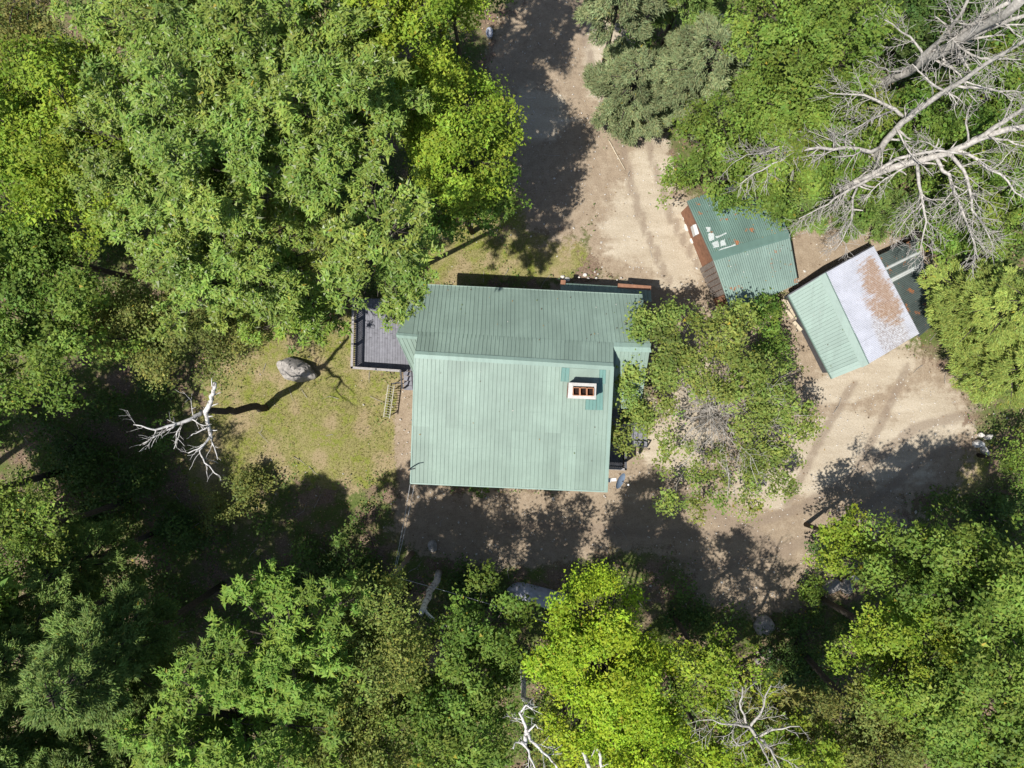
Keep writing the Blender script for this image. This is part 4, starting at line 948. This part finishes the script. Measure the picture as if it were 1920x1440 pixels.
def conifer(root, c, R, col, r, dens=1.0, flat=False, blade=1.0):
    b0 = origin(root); zt = c[2] + R[2]; zb = max(.8, c[2] - R[2]); rm = (R[0] + R[1]) / 2
    pos = []; out = []; bid = []; mb = MB(); mb.tube([b0 - UP * .2, lerp(b0, c, .5), np.array([c[0], c[1], zt])], [.04 * rm + .06, .035 * rm + .03, .02], 8)
    nlev = int((zt - zb) / .78) + 2; bi = 0
    for lv in range(nlev):
        t_ = lv / (nlev - 1); z = lerp(zb, zt - .15, t_); Lr = (1 - t_) ** .72 * .93 + .07
        nb_ = int(6 + 2.5 * r.random())
        a0 = r.random() * 6
        for k in range(nb_):
            a_ = a0 + k * math.tau / nb_ + r.normal() * .16; ll = Lr * (.72 + .42 * r.random())
            d = np.array([math.cos(a_) * R[0], math.sin(a_) * R[1], 0]) * ll; Ln = np.linalg.norm(d); dr = d / (Ln + 1e-6)
            lift = (.10 + .22 * t_) * Ln * (0.3 if flat else 1.0); s0 = np.array([c[0], c[1], z]); 
            ep = s0 + d + UP * (lift - .10 * Ln)
            mid = s0 + d * .55 + UP * lift * .7
            mb.tube([s0, mid, ep], [.035 + .012 * Ln, .025, .01], 4, False)
            nt_ = int(max(4, (Ln * Ln * 6.5 + Ln * 5) * dens)); u = np.sqrt(r.random(nt_)) * .85 + .15 if Ln > .6 else r.random(nt_)
            wv = (.36 if flat else .21) * Ln * np.sin(np.clip(u, 0, 1) * 2.5) * (r.random(nt_) * 2 - 1); sidev = np.array([-dr[1], dr[0], 0])
            base = (1 - u)[:, None] ** 2 * s0 + 2 * (u * (1 - u))[:, None] * mid + (u ** 2)[:, None] * ep
            p = base + sidev * wv[:, None] + UP * (r.normal(size=nt_) * (.05 if flat else .10) - .12 * np.abs(wv))[:, None]
            pos.append(p); out.append(norm(dr * .9 + sidev * (wv / (Ln * .3 + .05))[:, None] * .7 + UP * (.10 if flat else .35))); bid.append(np.full(nt_, bi)); bi += 1
    cp = np.concatenate(pos); co = np.concatenate(out); cb = np.concatenate(bid); n = len(cp); k = 22
    ci = np.repeat(np.arange(n), k); N = len(ci)
    ax = norm(co[ci] * 1.0 + r.normal(size=(N, 3)) * (.50 if flat else .62)); p = cp[ci] + r.normal(size=(N, 3)) * [.09, .09, .03 if flat else .05]
    nr2 = norm(UP + r.normal(size=(N, 3)) * .35)
    V = leaf_tris(p, ax, nr2, (.15 + .09 * r.random(N)) * blade, (.045 + .02 * r.random(N)) * blade)
    bv = np.clip(1 + .15 * r.normal(size=bi), .65, 1.4)
    c_ = tint(col, N, r, .22, .004) * bv[cb[ci]][:, None]
    ok = V[:, :, 2].min(1) > .02; NLEAF[0] += int(ok.sum())
    quads_object('crown', V[ok], np.clip(c_[ok], .004, .7), M['needle'], root, per=3)
    mb.build('trunk', M['bark'], root, True)

def tree(kind, label, px, py, zc, rx, ry, col, rz=None, dens=1.0, name=None, group=None, seed=0, cat='tree', foot=None, **kw):
    s = (H - zc) / F; zq = zc - (.35 * zc if kind in ('pine', 'hemlock') else 0); s = (H - zq) / F; c = P(px, py, zq); c[2] = zc; R = np.array([rx * s, ry * s, rz or min(zc * .72, max(1.2, .85 * (rx + ry) / 2 * s))])
    r = np.random.default_rng(1000 + seed + int(abs(px) * 7 + abs(py) * 13)); base = np.array([c[0] + r.normal() * .2, c[1] + r.normal() * .2, 0])
    if foot: base = P(*foot, 0)
    nm = name or {'blob': 'maple_tree', 'ash': 'ash_tree', 'star': 'oak_tree', 'fine': 'birch_tree', 'pine': 'pine_tree', 'hemlock': 'hemlock_tree'}[kind]
    root = empty(nm, base, label, cat, group)
    if kind in ('pine', 'hemlock'): conifer(root, c, R, CO[col], r, dens, kind == 'hemlock', **kw)
    else: broadleaf(root, c, R, CO[col], r, kind, dens, **kw)
    return root

def lobes_from_poly(poly, n, z0, z1, seed):
    """lobe centres of a crown whose outline as photographed is poly"""
    r = np.random.default_rng(seed); pl = np.array(poly, float); lo, hi = pl.min(0), pl.max(0); ce = pl.mean(0); out = []
    while len(out) < n:
        p = lo + (hi - lo) * r.random(2); ins_ = False; dm = 1e9
        for a_, b_ in zip(pl, np.roll(pl, -1, 0)):
            if (a_[1] > p[1]) != (b_[1] > p[1]) and p[0] < (b_[0] - a_[0]) * (p[1] - a_[1]) / (b_[1] - a_[1]) + a_[0]: ins_ = not ins_
            t_ = np.clip(np.dot(p - a_, b_ - a_) / np.dot(b_ - a_, b_ - a_), 0, 1); dm = min(dm, np.linalg.norm(a_ + (b_ - a_) * t_ - p))
        if not ins_ or dm < 9: continue
        f = min(1, dm / 75.0); z = z0 + (z1 - z0) * math.sqrt(f) * r.uniform(.75, 1) - 1.2 * r.random(); out.append((*p, z, min(dm * 1.0, r.uniform(24, 42))))
    return np.array([P(x, y, z) for x, y, z, q in out]), np.array([q * (H - z) / F for x, y, z, q in out])

TREES = [
 # upper left wood
 ('ash', 'huge pale green ash crown filling the upper left, beside the bright maple', 590, 190, 12, 200, 165, 'ash'),
 ('ash', 'broad ash crown in the upper left, left of the huge one', 390, 310, 11.5, 195, 165, 'ash'),
 ('ash', 'ash crown hanging over the corner of the left deck', 728, 474, 13.2, 104, 122, 'ash'),
 ('ash', 'ash crown between the broad ash and the boulder lawn', 470, 500, 9, 165, 115, 'ash'),
 ('ash', 'ash crown at the top edge, left of the bright maples', 380, 50, 12, 190, 110, 'ash'),
 ('ash', 'small ash crown above the boulder, left of the left deck', 560, 590, 6.5, 95, 60, 'star'),
 ('blob', 'yellow-green maple at the left edge of the upper wood', 130, 265, 11, 165, 150, 'ygreen'),
 ('fine', 'brownish olive tree in the top left corner', 35, 95, 9.5, 90, 110, 'tan'),
 ('blob', 'dark tree on the left edge between the yellow-green maple and the birch snag', 60, 470, 8.5, 130, 90, 'green'),
 ('blob', 'green maple on the left edge above the shaded ground', 90, 620, 9, 125, 120, 'mid'),
 ('fine', 'loose olive tree above the white birch snag', 300, 615, 6.2, 160, 80, 'olive'),
 ('fine', 'small olive tree right of the loose olive one, above the lawn', 430, 590, 5.5, 80, 70, 'olive'),
 ('blob', 'bright maple whose right edge borders the drive shadow', 862, 262, 10.5, 120, 175, 'ygreen'),
 ('blob', 'bright maple at the top edge left of the drive', 720, 50, 12, 130, 95, 'ygreen'),
 ('blob', 'shaded lower crown of the bright maple in darkened leaf colour, above the house', 865, 375, 8, 100, 75, 'green'),  # underside of the bright maple; its shade is put into the leaf colour
 ('blob', 'small bright maple at the top edge beside the drive shade', 850, 20, 10, 70, 50, 'ygreen'),
 # upper right wood
 ('pine', 'greyish pine on the top edge right of the drive', 1150, 30, 9, 100, 80, 'greypine'),
 ('pine', 'low grey-green pine leaning over the upper drive', 1185, 170, 4, 95, 95, 'greypine'),
 ('pine', 'grey-green pine between the low pine and the green maples', 1305, 150, 6.5, 110, 105, 'greypine'),
 ('pine', 'dim pine on the top edge beside the pale fallen limb', 1265, 20, 7.5, 85, 70, 'pine'),
 ('blob', 'dense green maple reaching over the low green shed', 1388, 300, 4.8, 128, 118, 'mid'),
 ('blob', 'green maple on the top edge right of the pale fallen limb', 1500, 60, 7, 135, 100, 'mid'),
 ('blob', 'green maple behind the long bare limb', 1530, 215, 5.2, 120, 100, 'mid'),
 ('blob', 'green maple under the drooping bare limbs', 1580, 330, 3.2, 100, 80, 'green'),
 ('pine', 'low feathery pine between the two sheds', 1485, 395, 3, 75, 50, 'pine'),
 ('blob', 'dark green tree behind the thick trunk in the top right corner', 1760, 40, 4.2, 150, 90, 'dark'),
 ('blob', 'green tree right of the thick bare trunk, on the right edge', 1880, 150, 4, 110, 110, 'green'),
 ('blob', 'green tree behind the broad drooping limbs', 1720, 250, 3.4, 120, 100, 'green'),
 ('blob', 'green tree on the right edge behind the bare limbs', 1850, 370, 3.6, 110, 110, 'mid'),
 ('pine', 'feathery low pine above the half white shed', 1650, 400, 2.6, 80, 50, 'pine'),
 ('blob', 'green tree above the lean-to of the half white shed', 1770, 430, 4, 70, 60, 'green'),
 ('hemlock', 'yellow-green hemlock right of the half white shed', 1845, 578, 6.5, 125, 90, 'hemlock'),
 ('hemlock', 'yellow-green hemlock above the white boulder', 1885, 690, 5.5, 105, 80, 'hemlock'),
 ('fine', 'low bushy tree at the right edge beside the white boulder', 1915, 862, 3, 44, 60, 'mid'),
 # lower left wood
 ('fine', 'small-leaved green tree at the left edge below the shaded ground', 40, 1000, 9, 80, 100, 'mid'),
 ('pine', 'tall pine with a sunlit tip in the lower left', 270, 1190, 13, 130, 140, 'pine'),
 ('pine', 'dark pine left of the sunlit tip, near the left edge', 110, 1180, 11, 140, 130, 'pine'),
 ('pine', 'dark pine in the bottom left corner', 60, 1370, 12, 150, 140, 'pine'),
 ('pine', 'dark pine right of the bottom left corner pine', 240, 1370, 11, 120, 120, 'pine'),
 ('pine', 'dark pine above the tall pine with the sunlit tip', 190, 1040, 8, 100, 85, 'pine'),
 ('pine', 'dark pine between the sunlit pine and the lower oak', 330, 1290, 10, 90, 90, 'pine'),
 ('blob', 'dim green maple between the two oaks and the pale birch', 600, 1330, 7, 90, 80, 'green'),
 ('blob', 'dim green maple at the bottom edge between the pale birch and the green maple', 770, 1310, 7.5, 85, 90, 'green'),
 ('star', 'bright star-leaved oak in the lower left, upper one of the pair', 545, 1210, 11, 130, 115, 'star'),
 ('star', 'bright star-leaved oak at the bottom edge, lower one of the pair', 430, 1370, 11.5, 165, 115, 'star'),
 ('fine', 'tall pale birch below the utility pole', 700, 1215, 9.5, 88, 140, 'birch'),
 ('fine', 'pale birch at the bottom edge right of the lower oak', 670, 1400, 10, 120, 80, 'birch'),
 ('blob', 'dim green maple right of the hooked birch snag', 905, 1205, 8.5, 68, 100, 'green'),
 ('blob', 'green maple at the bottom edge left of the white birch crown', 860, 1370, 10, 110, 100, 'mid'),
 ('blob', 'vivid yellow-green maple at the bottom centre', 1120, 1225, 10, 140, 185, 'yellow'),
 ('blob', 'yellow-green maple at the bottom edge right of the vivid one', 1200, 1390, 10, 110, 80, 'yellow'),
 ('fine', 'small green tree under the vivid maple at the bottom edge', 1060, 1390, 8, 60, 70, 'birch'),
 # lower right wood
 ('blob', 'green maple right of the vivid yellow maple, below the drive shadow', 1330, 1270, 9, 80, 75, 'ygreen'),
 ('star', 'sparse oak around the bare grey twigs', 1450, 1330, 7.5, 90, 80, 'tan'),
 ('blob', 'yellowish maple at the bottom edge below the bare grey twigs', 1330, 1425, 9.5, 90, 50, 'ygreen'),
 ('blob', 'bright maple at the edge of the drive in the lower right', 1600, 1022, 5.5, 80, 42, 'ygreen'),
 ('blob', 'green maple above the mossy boulders, on the right', 1720, 1060, 8.5, 95, 90, 'mid'),
 ('blob', 'large green maple in the lower right', 1705, 1225, 9.5, 115, 105, 'ygreen'),
 ('blob', 'green maple on the right edge of the lower right wood', 1840, 1110, 10.5, 120, 135, 'mid'),
 ('blob', 'green maple towards the bottom right corner', 1800, 1300, 11, 140, 110, 'mid'),
 ('fine', 'greyish olive birch at the bottom edge in the lower right', 1640, 1370, 9, 130, 90, 'olive'),
 ('blob', 'tree in the bottom right corner', 1870, 1420, 11, 110, 80, 'ygreen'),
 ('blob', 'maple at the bottom edge right of the sparse oak', 1510, 1420, 9.5, 95, 60, 'ygreen'),
 # young trees by the sheds
 ('blob', 'small round young tree at the corner of the low green shed', 1430, 592, 2.2, 34, 30, 'green'),
 ('blob', 'small young tree beside the spreading elm, left of the lumber', 1440, 655, 2.0, 40, 38, 'green'),
]
for i, t in enumerate(TREES):
    kw = {}
    if t[1].startswith('small') and 'young' in t[1]: kw = dict(rz=.9)
    if t[0] == 'star' and 'sparse' in t[1]: kw = dict(dens=.5)
    if t[0] == 'fine': kw['dens'] = .9
    if 'over the corner of the left deck' in t[1]: kw['foot'] = (765, 512)
    if t[7] == 'yellow': kw.update(lsize=.82, kmul=1.35)
    if t[7] == 'ygreen': kw.update(lsize=.9, kmul=1.15)
    if 'vivid yellow-green' in t[1]: kw['lobes'] = lobes_from_poly([(1130, 1040), (1190, 1105), (1222, 1160), (1240, 1215), (1262, 1260), (1272, 1330), (1260, 1440), (1060, 1440), (1010, 1330), (985, 1250), (992, 1200), (1035, 1140), (1060, 1095)], 95, 8.0, 12.0, 7)
    if t[1].startswith('bright maple whose'): kw['lobes'] = lobes_from_poly([(820, 70), (880, 130), (935, 150), (945, 190), (985, 230), (972, 300), (960, 345), (900, 400), (800, 400), (760, 300), (740, 150)], 80, 7.5, 12.5, 8)
    g_ = (1.2 if t[3] > 900 else 1.12) if t[0] in ('blob', 'ash', 'star', 'fine') and t[4] > 4.5 else 1.0
    tree(t[0], t[1], t[2], t[3], t[4], t[5] * g_, t[6] * g_, t[7], seed=i, **kw)
# trees beyond the frame that throw their shade into it
OFF = [('blob', 800, -80, 12, 140, 100, 'ygreen', 'maple just above the top edge beside the drive'), ('blob', -277, 1075, 11, 170, 150, 'green', 'maple just beyond the left edge, beside the small-leaved tree'),
       ('blob', -110, 1190, 11, 150, 130, 'green', 'maple just beyond the left edge above the corner pine'), ('blob', -414, 966, 11, 170, 150, 'green', 'maple farther beyond the left edge'), ('blob', -215, 950, 11, 160, 140, 'green', 'maple just beyond the left edge, level with the lawn foot'),
       ('blob', -120, 760, 9.5, 120, 110, 'green', 'maple just beyond the left edge, level with the birch snag'), ('blob', -190, 420, 10, 170, 170, 'green', 'maple just beyond the left edge, upper half'),
       ('blob', 150, 1630, 12, 180, 120, 'green', 'maple just below the bottom left corner'), ('blob', 560, 1630, 12, 180, 120, 'green', 'maple just below the bottom edge, left half'), ('blob', 1000, 1620, 11, 150, 100, 'green', 'maple just below the bottom edge, middle'),
       ('blob', 2010, 1230, 10, 130, 150, 'green', 'maple just beyond the right edge, lower half'), ('blob', 1560, 1640, 11, 170, 100, 'green', 'maple just below the bottom edge, right half')]
for i, (k, px, py, z, rx, ry, co, lb_) in enumerate(OFF): tree(k, lb_, px, py, z, rx, ry, co, seed=200 + i, dens=.7, lsize=1.8, kmul=.5)

# the spreading elm right of the house: leafy rim, bare twiggy middle
er_ = np.random.default_rng(77)
eb = P(1318, 775, 0)
elm = empty('elm_tree', eb, 'spreading elm with bare twiggy middle between house and sheds', 'tree')
LB = [(1228, 592, 5.5, 36), (1205, 622, 5.6, 26), (1262, 598, 5.5, 34), (1290, 640, 5.8, 44), (1250, 650, 5.6, 40), (1335, 600, 5.2, 34), (1355, 640, 5.6, 44), (1385, 605, 4.8, 30), (1190, 682, 5.0, 36), (1168, 690, 4.8, 24),
      (1225, 690, 5.2, 36), (1260, 700, 5.6, 34), (1320, 690, 6.0, 44), (1370, 690, 5.8, 44), (1410, 690, 5.0, 34), (1430, 720, 4.8, 44), (1470, 715, 4.4, 36), (1400, 745, 5.4, 44), (1455, 765, 4.6, 44), (1495, 755, 4.0, 28), (1500, 790, 3.8, 26),
      (1425, 800, 4.8, 44), (1470, 815, 4.2, 36), (1180, 760, 4.6, 34), (1170, 800, 4.6, 34), (1195, 790, 4.8, 34), (1185, 825, 4.4, 24), (1240, 760, 5.4, 26), (1240, 830, 4.8, 26), (1290, 720, 6.1, 30),
      (1390, 850, 4.4, 34), (1440, 865, 3.6, 36), (1475, 850, 3.6, 26), (1470, 895, 3.0, 24), (1430, 905, 3.2, 30), (1395, 895, 3.4, 24), (1260, 870, 4.0, 26), (1290, 900, 3.5, 22), (1310, 950, 3.0, 24), (1285, 930, 3.2, 22), (1345, 940, 3.0, 18), (1250, 940, 3.0, 20), (1385, 950, 2.6, 16), (1340, 720, 6.2, 34), (1290, 838, 4.0, 11), (1335, 850, 4.0, 12), (1330, 885, 3.6, 14), (1372, 905, 3.2, 20), (1420, 935, 2.8, 18), (1270, 765, 4.8, 13), (1310, 875, 3.6, 11), (1365, 870, 3.8, 14)]
lc = np.array([P(x, y, z) for x, y, z, q in LB]); lr = np.array([q * (H - z) / F for x, y, z, q in LB])
broadleaf(elm, P(1325, 765, 4.0), np.array([5.0, 5.0, 3.0]), CO['elm'], er_, 'blob', 1.0, lobes=(lc, lr * 1.0), bare=1, limb=.22, gap=-.7)
mb = MB(); hub = np.array([eb[0], eb[1], 2.9]); 
mb.tube([eb - UP * .2, lerp(eb, hub, .5), hub], [.2, .16, .12], 9)
for i in range(30):
    a_ = i * 2.399 + er_.random() * .4; rr = er_.uniform(1.6, 4.4); e = hub + np.array([math.cos(a_) * rr, math.sin(a_) * rr, er_.uniform(.9, 3.0)])
    pts = [hub + UP * er_.uniform(-.6, .5)]
    for t_ in (.25, .5, .75, 1): pts.append(lerp(hub, e, t_) + UP * .5 * math.sin(t_ * 3.1) + er_.normal(size=3) * .22)
    spread(mb, pts, .034, .010, 2, er_, 1.1, 1.2, .1, .009, (30, 80))
mb.build('bare_limbs', M['dead_wood'], elm, True)

# shrubs in the undergrowth
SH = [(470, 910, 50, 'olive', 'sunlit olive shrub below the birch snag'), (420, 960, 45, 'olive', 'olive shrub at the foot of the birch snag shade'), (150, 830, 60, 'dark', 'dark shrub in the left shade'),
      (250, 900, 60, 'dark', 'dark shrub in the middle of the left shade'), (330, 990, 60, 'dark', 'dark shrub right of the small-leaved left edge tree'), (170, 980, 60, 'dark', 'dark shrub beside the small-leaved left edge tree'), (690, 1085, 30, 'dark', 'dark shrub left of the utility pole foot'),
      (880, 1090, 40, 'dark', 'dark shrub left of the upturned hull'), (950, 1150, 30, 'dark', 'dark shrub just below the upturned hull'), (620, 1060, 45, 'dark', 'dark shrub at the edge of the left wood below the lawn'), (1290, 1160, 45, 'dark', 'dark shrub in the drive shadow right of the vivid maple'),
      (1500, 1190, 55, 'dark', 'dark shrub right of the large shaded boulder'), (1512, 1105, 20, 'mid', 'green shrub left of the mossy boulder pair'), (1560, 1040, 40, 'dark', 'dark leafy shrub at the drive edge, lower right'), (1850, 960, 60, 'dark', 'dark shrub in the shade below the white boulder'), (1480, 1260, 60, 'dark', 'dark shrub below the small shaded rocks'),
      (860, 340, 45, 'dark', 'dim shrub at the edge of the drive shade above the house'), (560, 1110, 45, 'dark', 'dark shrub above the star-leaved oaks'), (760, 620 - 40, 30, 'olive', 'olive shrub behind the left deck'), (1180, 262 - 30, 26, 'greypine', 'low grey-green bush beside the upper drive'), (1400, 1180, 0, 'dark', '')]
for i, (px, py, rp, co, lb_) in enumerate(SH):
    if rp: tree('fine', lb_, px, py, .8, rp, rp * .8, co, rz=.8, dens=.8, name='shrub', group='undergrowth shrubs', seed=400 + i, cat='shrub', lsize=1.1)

# ------------------------------------------------------------------ stuff on the ground
def scatter(n, cond, r):
    x = r.uniform(-31, 31, n * 3); y = r.uniform(-23.5, 23.5, n * 3); k = cond(x, y) > r.random(n * 3); return x[k][:n], y[k][:n]
def inside_house(x, y):
    return (np.abs(x - 0.2) < 5.6) & (y > -5.2) & (y < 5.4)
g_r = np.random.default_rng(55)
x, y = scatter(760, lambda a, b: np.clip(1 - 2.0 * zone_at(a, b, DIRT) - 1.8 * zone_at(a, b, GRASS), 0, 1) * (np.sin(a * .55 + 1.3 * np.sin(b * .4)) * np.sin(b * .5 + 1.1) > -.55) * ~inside_house(a, b), g_r)
kk_ = np.ones(len(x), bool)
for px, py, rr_2 in ((998, 1116, 2.3), (1030, 1125, 2.0), (773, 1037, 1.6), (755, 1060, 1.6), (810, 1024, 1.5), (820, 1075, 1.5), (1562, 1098, 1.6), (1590, 1098, 1.6), (1436, 1176, 1.8), (1440, 1230, 1.4), (878, 392, 1.5), (918, 66, 1.6), (1842, 830, 2.2), (1330, 30, 1.5)):
    c_0 = P(px, py, 0); kk_ &= np.hypot(x - c_0[0], y - c_0[1]) > rr_2
x, y = x[kk_], y[kk_]
n = len(x); ur = g_r.uniform(.45, 1.1, n); uz = g_r.uniform(.2, 1.5, n); kq = (ur ** 2 * 190).astype(int) + 30; ui = np.repeat(np.arange(n), kq); N = len(ui)
d = norm(g_r.normal(size=(N, 3))); d[:, 2] = np.abs(d[:, 2]); q = np.stack([x, y, uz], 1)[ui] + d * (ur[ui] * g_r.uniform(.45, 1.05, N))[:, None] * np.array([1.1, 1.1, .8])
nr3 = norm(g_r.normal(size=(N, 3)) * .5 + UP * .7 + d * .4); ax = np.cross(nr3, g_r.normal(size=(N, 3)))
V = leaf_quads(q, ax, nr3, g_r.uniform(.12, .22, N), g_r.uniform(.08, .15, N), .12); ok = V[:, :, 2].min(1) > .02
tag(quads_object('undergrowth', V[ok], (tint((.11, .175, .038), N, g_r, .35, .006) * g_r.uniform(.75, 1.3, n)[ui][:, None])[ok], M['leaf']), 'mass of leafy undergrowth below the trees', None, None, 'stuff')
x, y = scatter(90000, lambda a, b: np.clip(zone_at(a, b, GRASS) * 1.5 - .3, 0, 1) * (1 - .8 * zone_at(a, b, DIRT)) * ~inside_house(a, b), g_r)
n = len(x); ax = norm(np.stack([g_r.normal(size=n), g_r.normal(size=n), np.full(n, .9)], 1)); nr3 = norm(g_r.normal(size=(n, 3)) * .6 + UP)
V = leaf_tris(np.stack([x, y, np.full(n, -.02)], 1), ax, nr3, g_r.uniform(.06, .16, n), g_r.uniform(.02, .035, n)); gp = np.sin(x * 1.3 + 1.7 * np.sin(y * .9)) * np.sin(y * 1.6 + 1.2 * np.sin(x * .8))
gcol = np.where((gp > .05)[:, None], tint((.165, .225, .036), n, g_r, .4, .03), tint((.225, .205, .075), n, g_r, .4, .06))
tag(quads_object('grass', V, gcol, M['leaf'], per=3), 'short yellow-green lawn grass', None, None, 'stuff')
x, y = scatter(42000, lambda a, b: np.clip(1 - 1.4 * zone_at(a, b, DIRT) - 1.2 * zone_at(a, b, GRASS), 0.02, 1) * ~inside_house(a, b), g_r)
n = len(x); nr3 = norm(g_r.normal(size=(n, 3)) * .35 + UP); ax = np.cross(nr3, g_r.normal(size=(n, 3)))
V = leaf_quads(np.stack([x, y, g_r.uniform(.0, .06, n)], 1), ax, nr3, g_r.uniform(.07, .15, n), g_r.uniform(.05, .09, n), .1)
pal = np.array([(.24, .16, .10), (.33, .23, .15), (.16, .10, .065), (.40, .31, .21), (.30, .20, .08)])[g_r.integers(0, 5, n)] * g_r.uniform(.7, 1.2, (n, 1))
tag(quads_object('leaf_litter', V, pal, M['needle']), 'brown fallen leaves over the forest floor', None, None, 'stuff')
x, y = scatter(52000, lambda a, b: np.clip(1 - 1.6 * zone_at(a, b, DIRT) - 1.1 * zone_at(a, b, GRASS), 0, 1) * (np.sin(a * .9 + 2 * np.sin(b * .6)) * np.sin(b * .8 + 1.5 * np.sin(a * .5)) > -.1) * ~inside_house(a, b), g_r)
n = len(x); nr3 = norm(g_r.normal(size=(n, 3)) * .4 + UP); ax = np.cross(nr3, g_r.normal(size=(n, 3)))
V = leaf_quads(np.stack([x, y, g_r.uniform(.06, .38, n)], 1), ax, nr3, g_r.uniform(.09, .18, n), g_r.uniform(.06, .11, n), .1)
tag(quads_object('ground_cover', V, tint((.10, .165, .036), n, g_r, .4, .01), M['leaf']), 'low green ground cover under the trees', None, None, 'stuff')
rfv = []; rfc = []
for q_, n_ in (([rl, rr_, fr, fl], 16), ([el2, er, nr_, nl], 38), (q1, 40), ([aRL, aRR, aSR, aSL], 34), ([bRT, bRB, bLB, bLT], 8)):
    for i in range(n_):
        p_ = bil([np.asarray(t_, float) for t_ in q_], g_r.uniform(.02, .98), g_r.uniform(.03, .97)) + UP * .055; a_ = g_r.random() * 6.28; z_ = g_r.uniform(.02, .055)
        rfv.append([p_ + np.array([math.cos(a_ + t_), math.sin(a_ + t_), g_r.uniform(-.1, .2)]) * z_ * m_ for t_, m_ in ((0, 1), (1.57, .6), (3.14, 1), (4.71, .6))]); rfc.append([(.5, .5, .46), (.10, .075, .05), (.30, .20, .08), (.12, .15, .05)][g_r.choice(4, p=[.15, .35, .25, .25])])
tag(quads_object('roof_leaves', np.array(rfv), np.array(rfc), M['needle']), 'fallen leaves and specks lying on the metal roofs', None, None, 'stuff')
tw = MB(); x, y = scatter(420, lambda a, b: np.clip(1.0 - .6 * zone_at(a, b, DIRT) - .5 * zone_at(a, b, GRASS), .1, 1) * ~inside_house(a, b), g_r)
for i in range(len(x)):
    a_ = g_r.random() * 6.28; L_ = g_r.uniform(.25, 1.1); d_ = np.array([math.cos(a_), math.sin(a_), 0]); o_ = np.array([x[i], y[i], .03]); tw.tube([o_, o_ + d_ * L_ * .5 + np.array([-d_[1], d_[0], 0]) * L_ * g_r.normal() * .08, o_ + d_ * L_], [.018, .014, .006], 4, False)
tag(tw.build('fallen_twigs', M['grey_bark']), 'fallen twigs strewn over the ground', None, None, 'stuff')
x, y = scatter(4200, lambda a, b: np.clip(zone_at(a, b, DIRT) * .9 + .05, 0, 1) * ~inside_house(a, b), g_r)
tv = []; tf = []; oc = np.array([(1, 0, 0), (0, 1, 0), (-1, 0, 0), (0, -1, 0), (0, 0, 1)], float)
n = len(x); sc_ = g_r.uniform(.012, .045, n) * np.where(g_r.random(n) < .04, 2.0, 1); an = g_r.random(n) * 6.28
co_, si_ = np.cos(an), np.sin(an)
pv = np.zeros((n, 5, 3)); 
pv[:, :, 0] = x[:, None] + sc_[:, None] * (oc[None, :, 0] * co_[:, None] * 1.4 - oc[None, :, 1] * si_[:, None]); pv[:, :, 1] = y[:, None] + sc_[:, None] * (oc[None, :, 0] * si_[:, None] * 1.4 + oc[None, :, 1] * co_[:, None]); pv[:, :, 2] = -.02 + sc_[:, None] * oc[None, :, 2] * .9 + .01
mbp = MB(); mbp.v = [pv.reshape(-1, 3)]; mbp.n = n * 5
mbp.f = [(i * 5 + a_, i * 5 + b_, i * 5 + 4) for i in range(n) for a_, b_ in ((0, 1), (1, 2), (2, 3), (3, 0))]
tag(mbp.build('pebbles', M['pale_rock']), 'pale pebbles scattered over the dirt drive', None, None, 'stuff')
print('LEAVES', NLEAF[0], 'TRIS', sum(sum(len(p.vertices) - 2 for p in me.polygons) if len(me.polygons) < 3000 else 2 * len(me.polygons) for me in bpy.data.meshes))
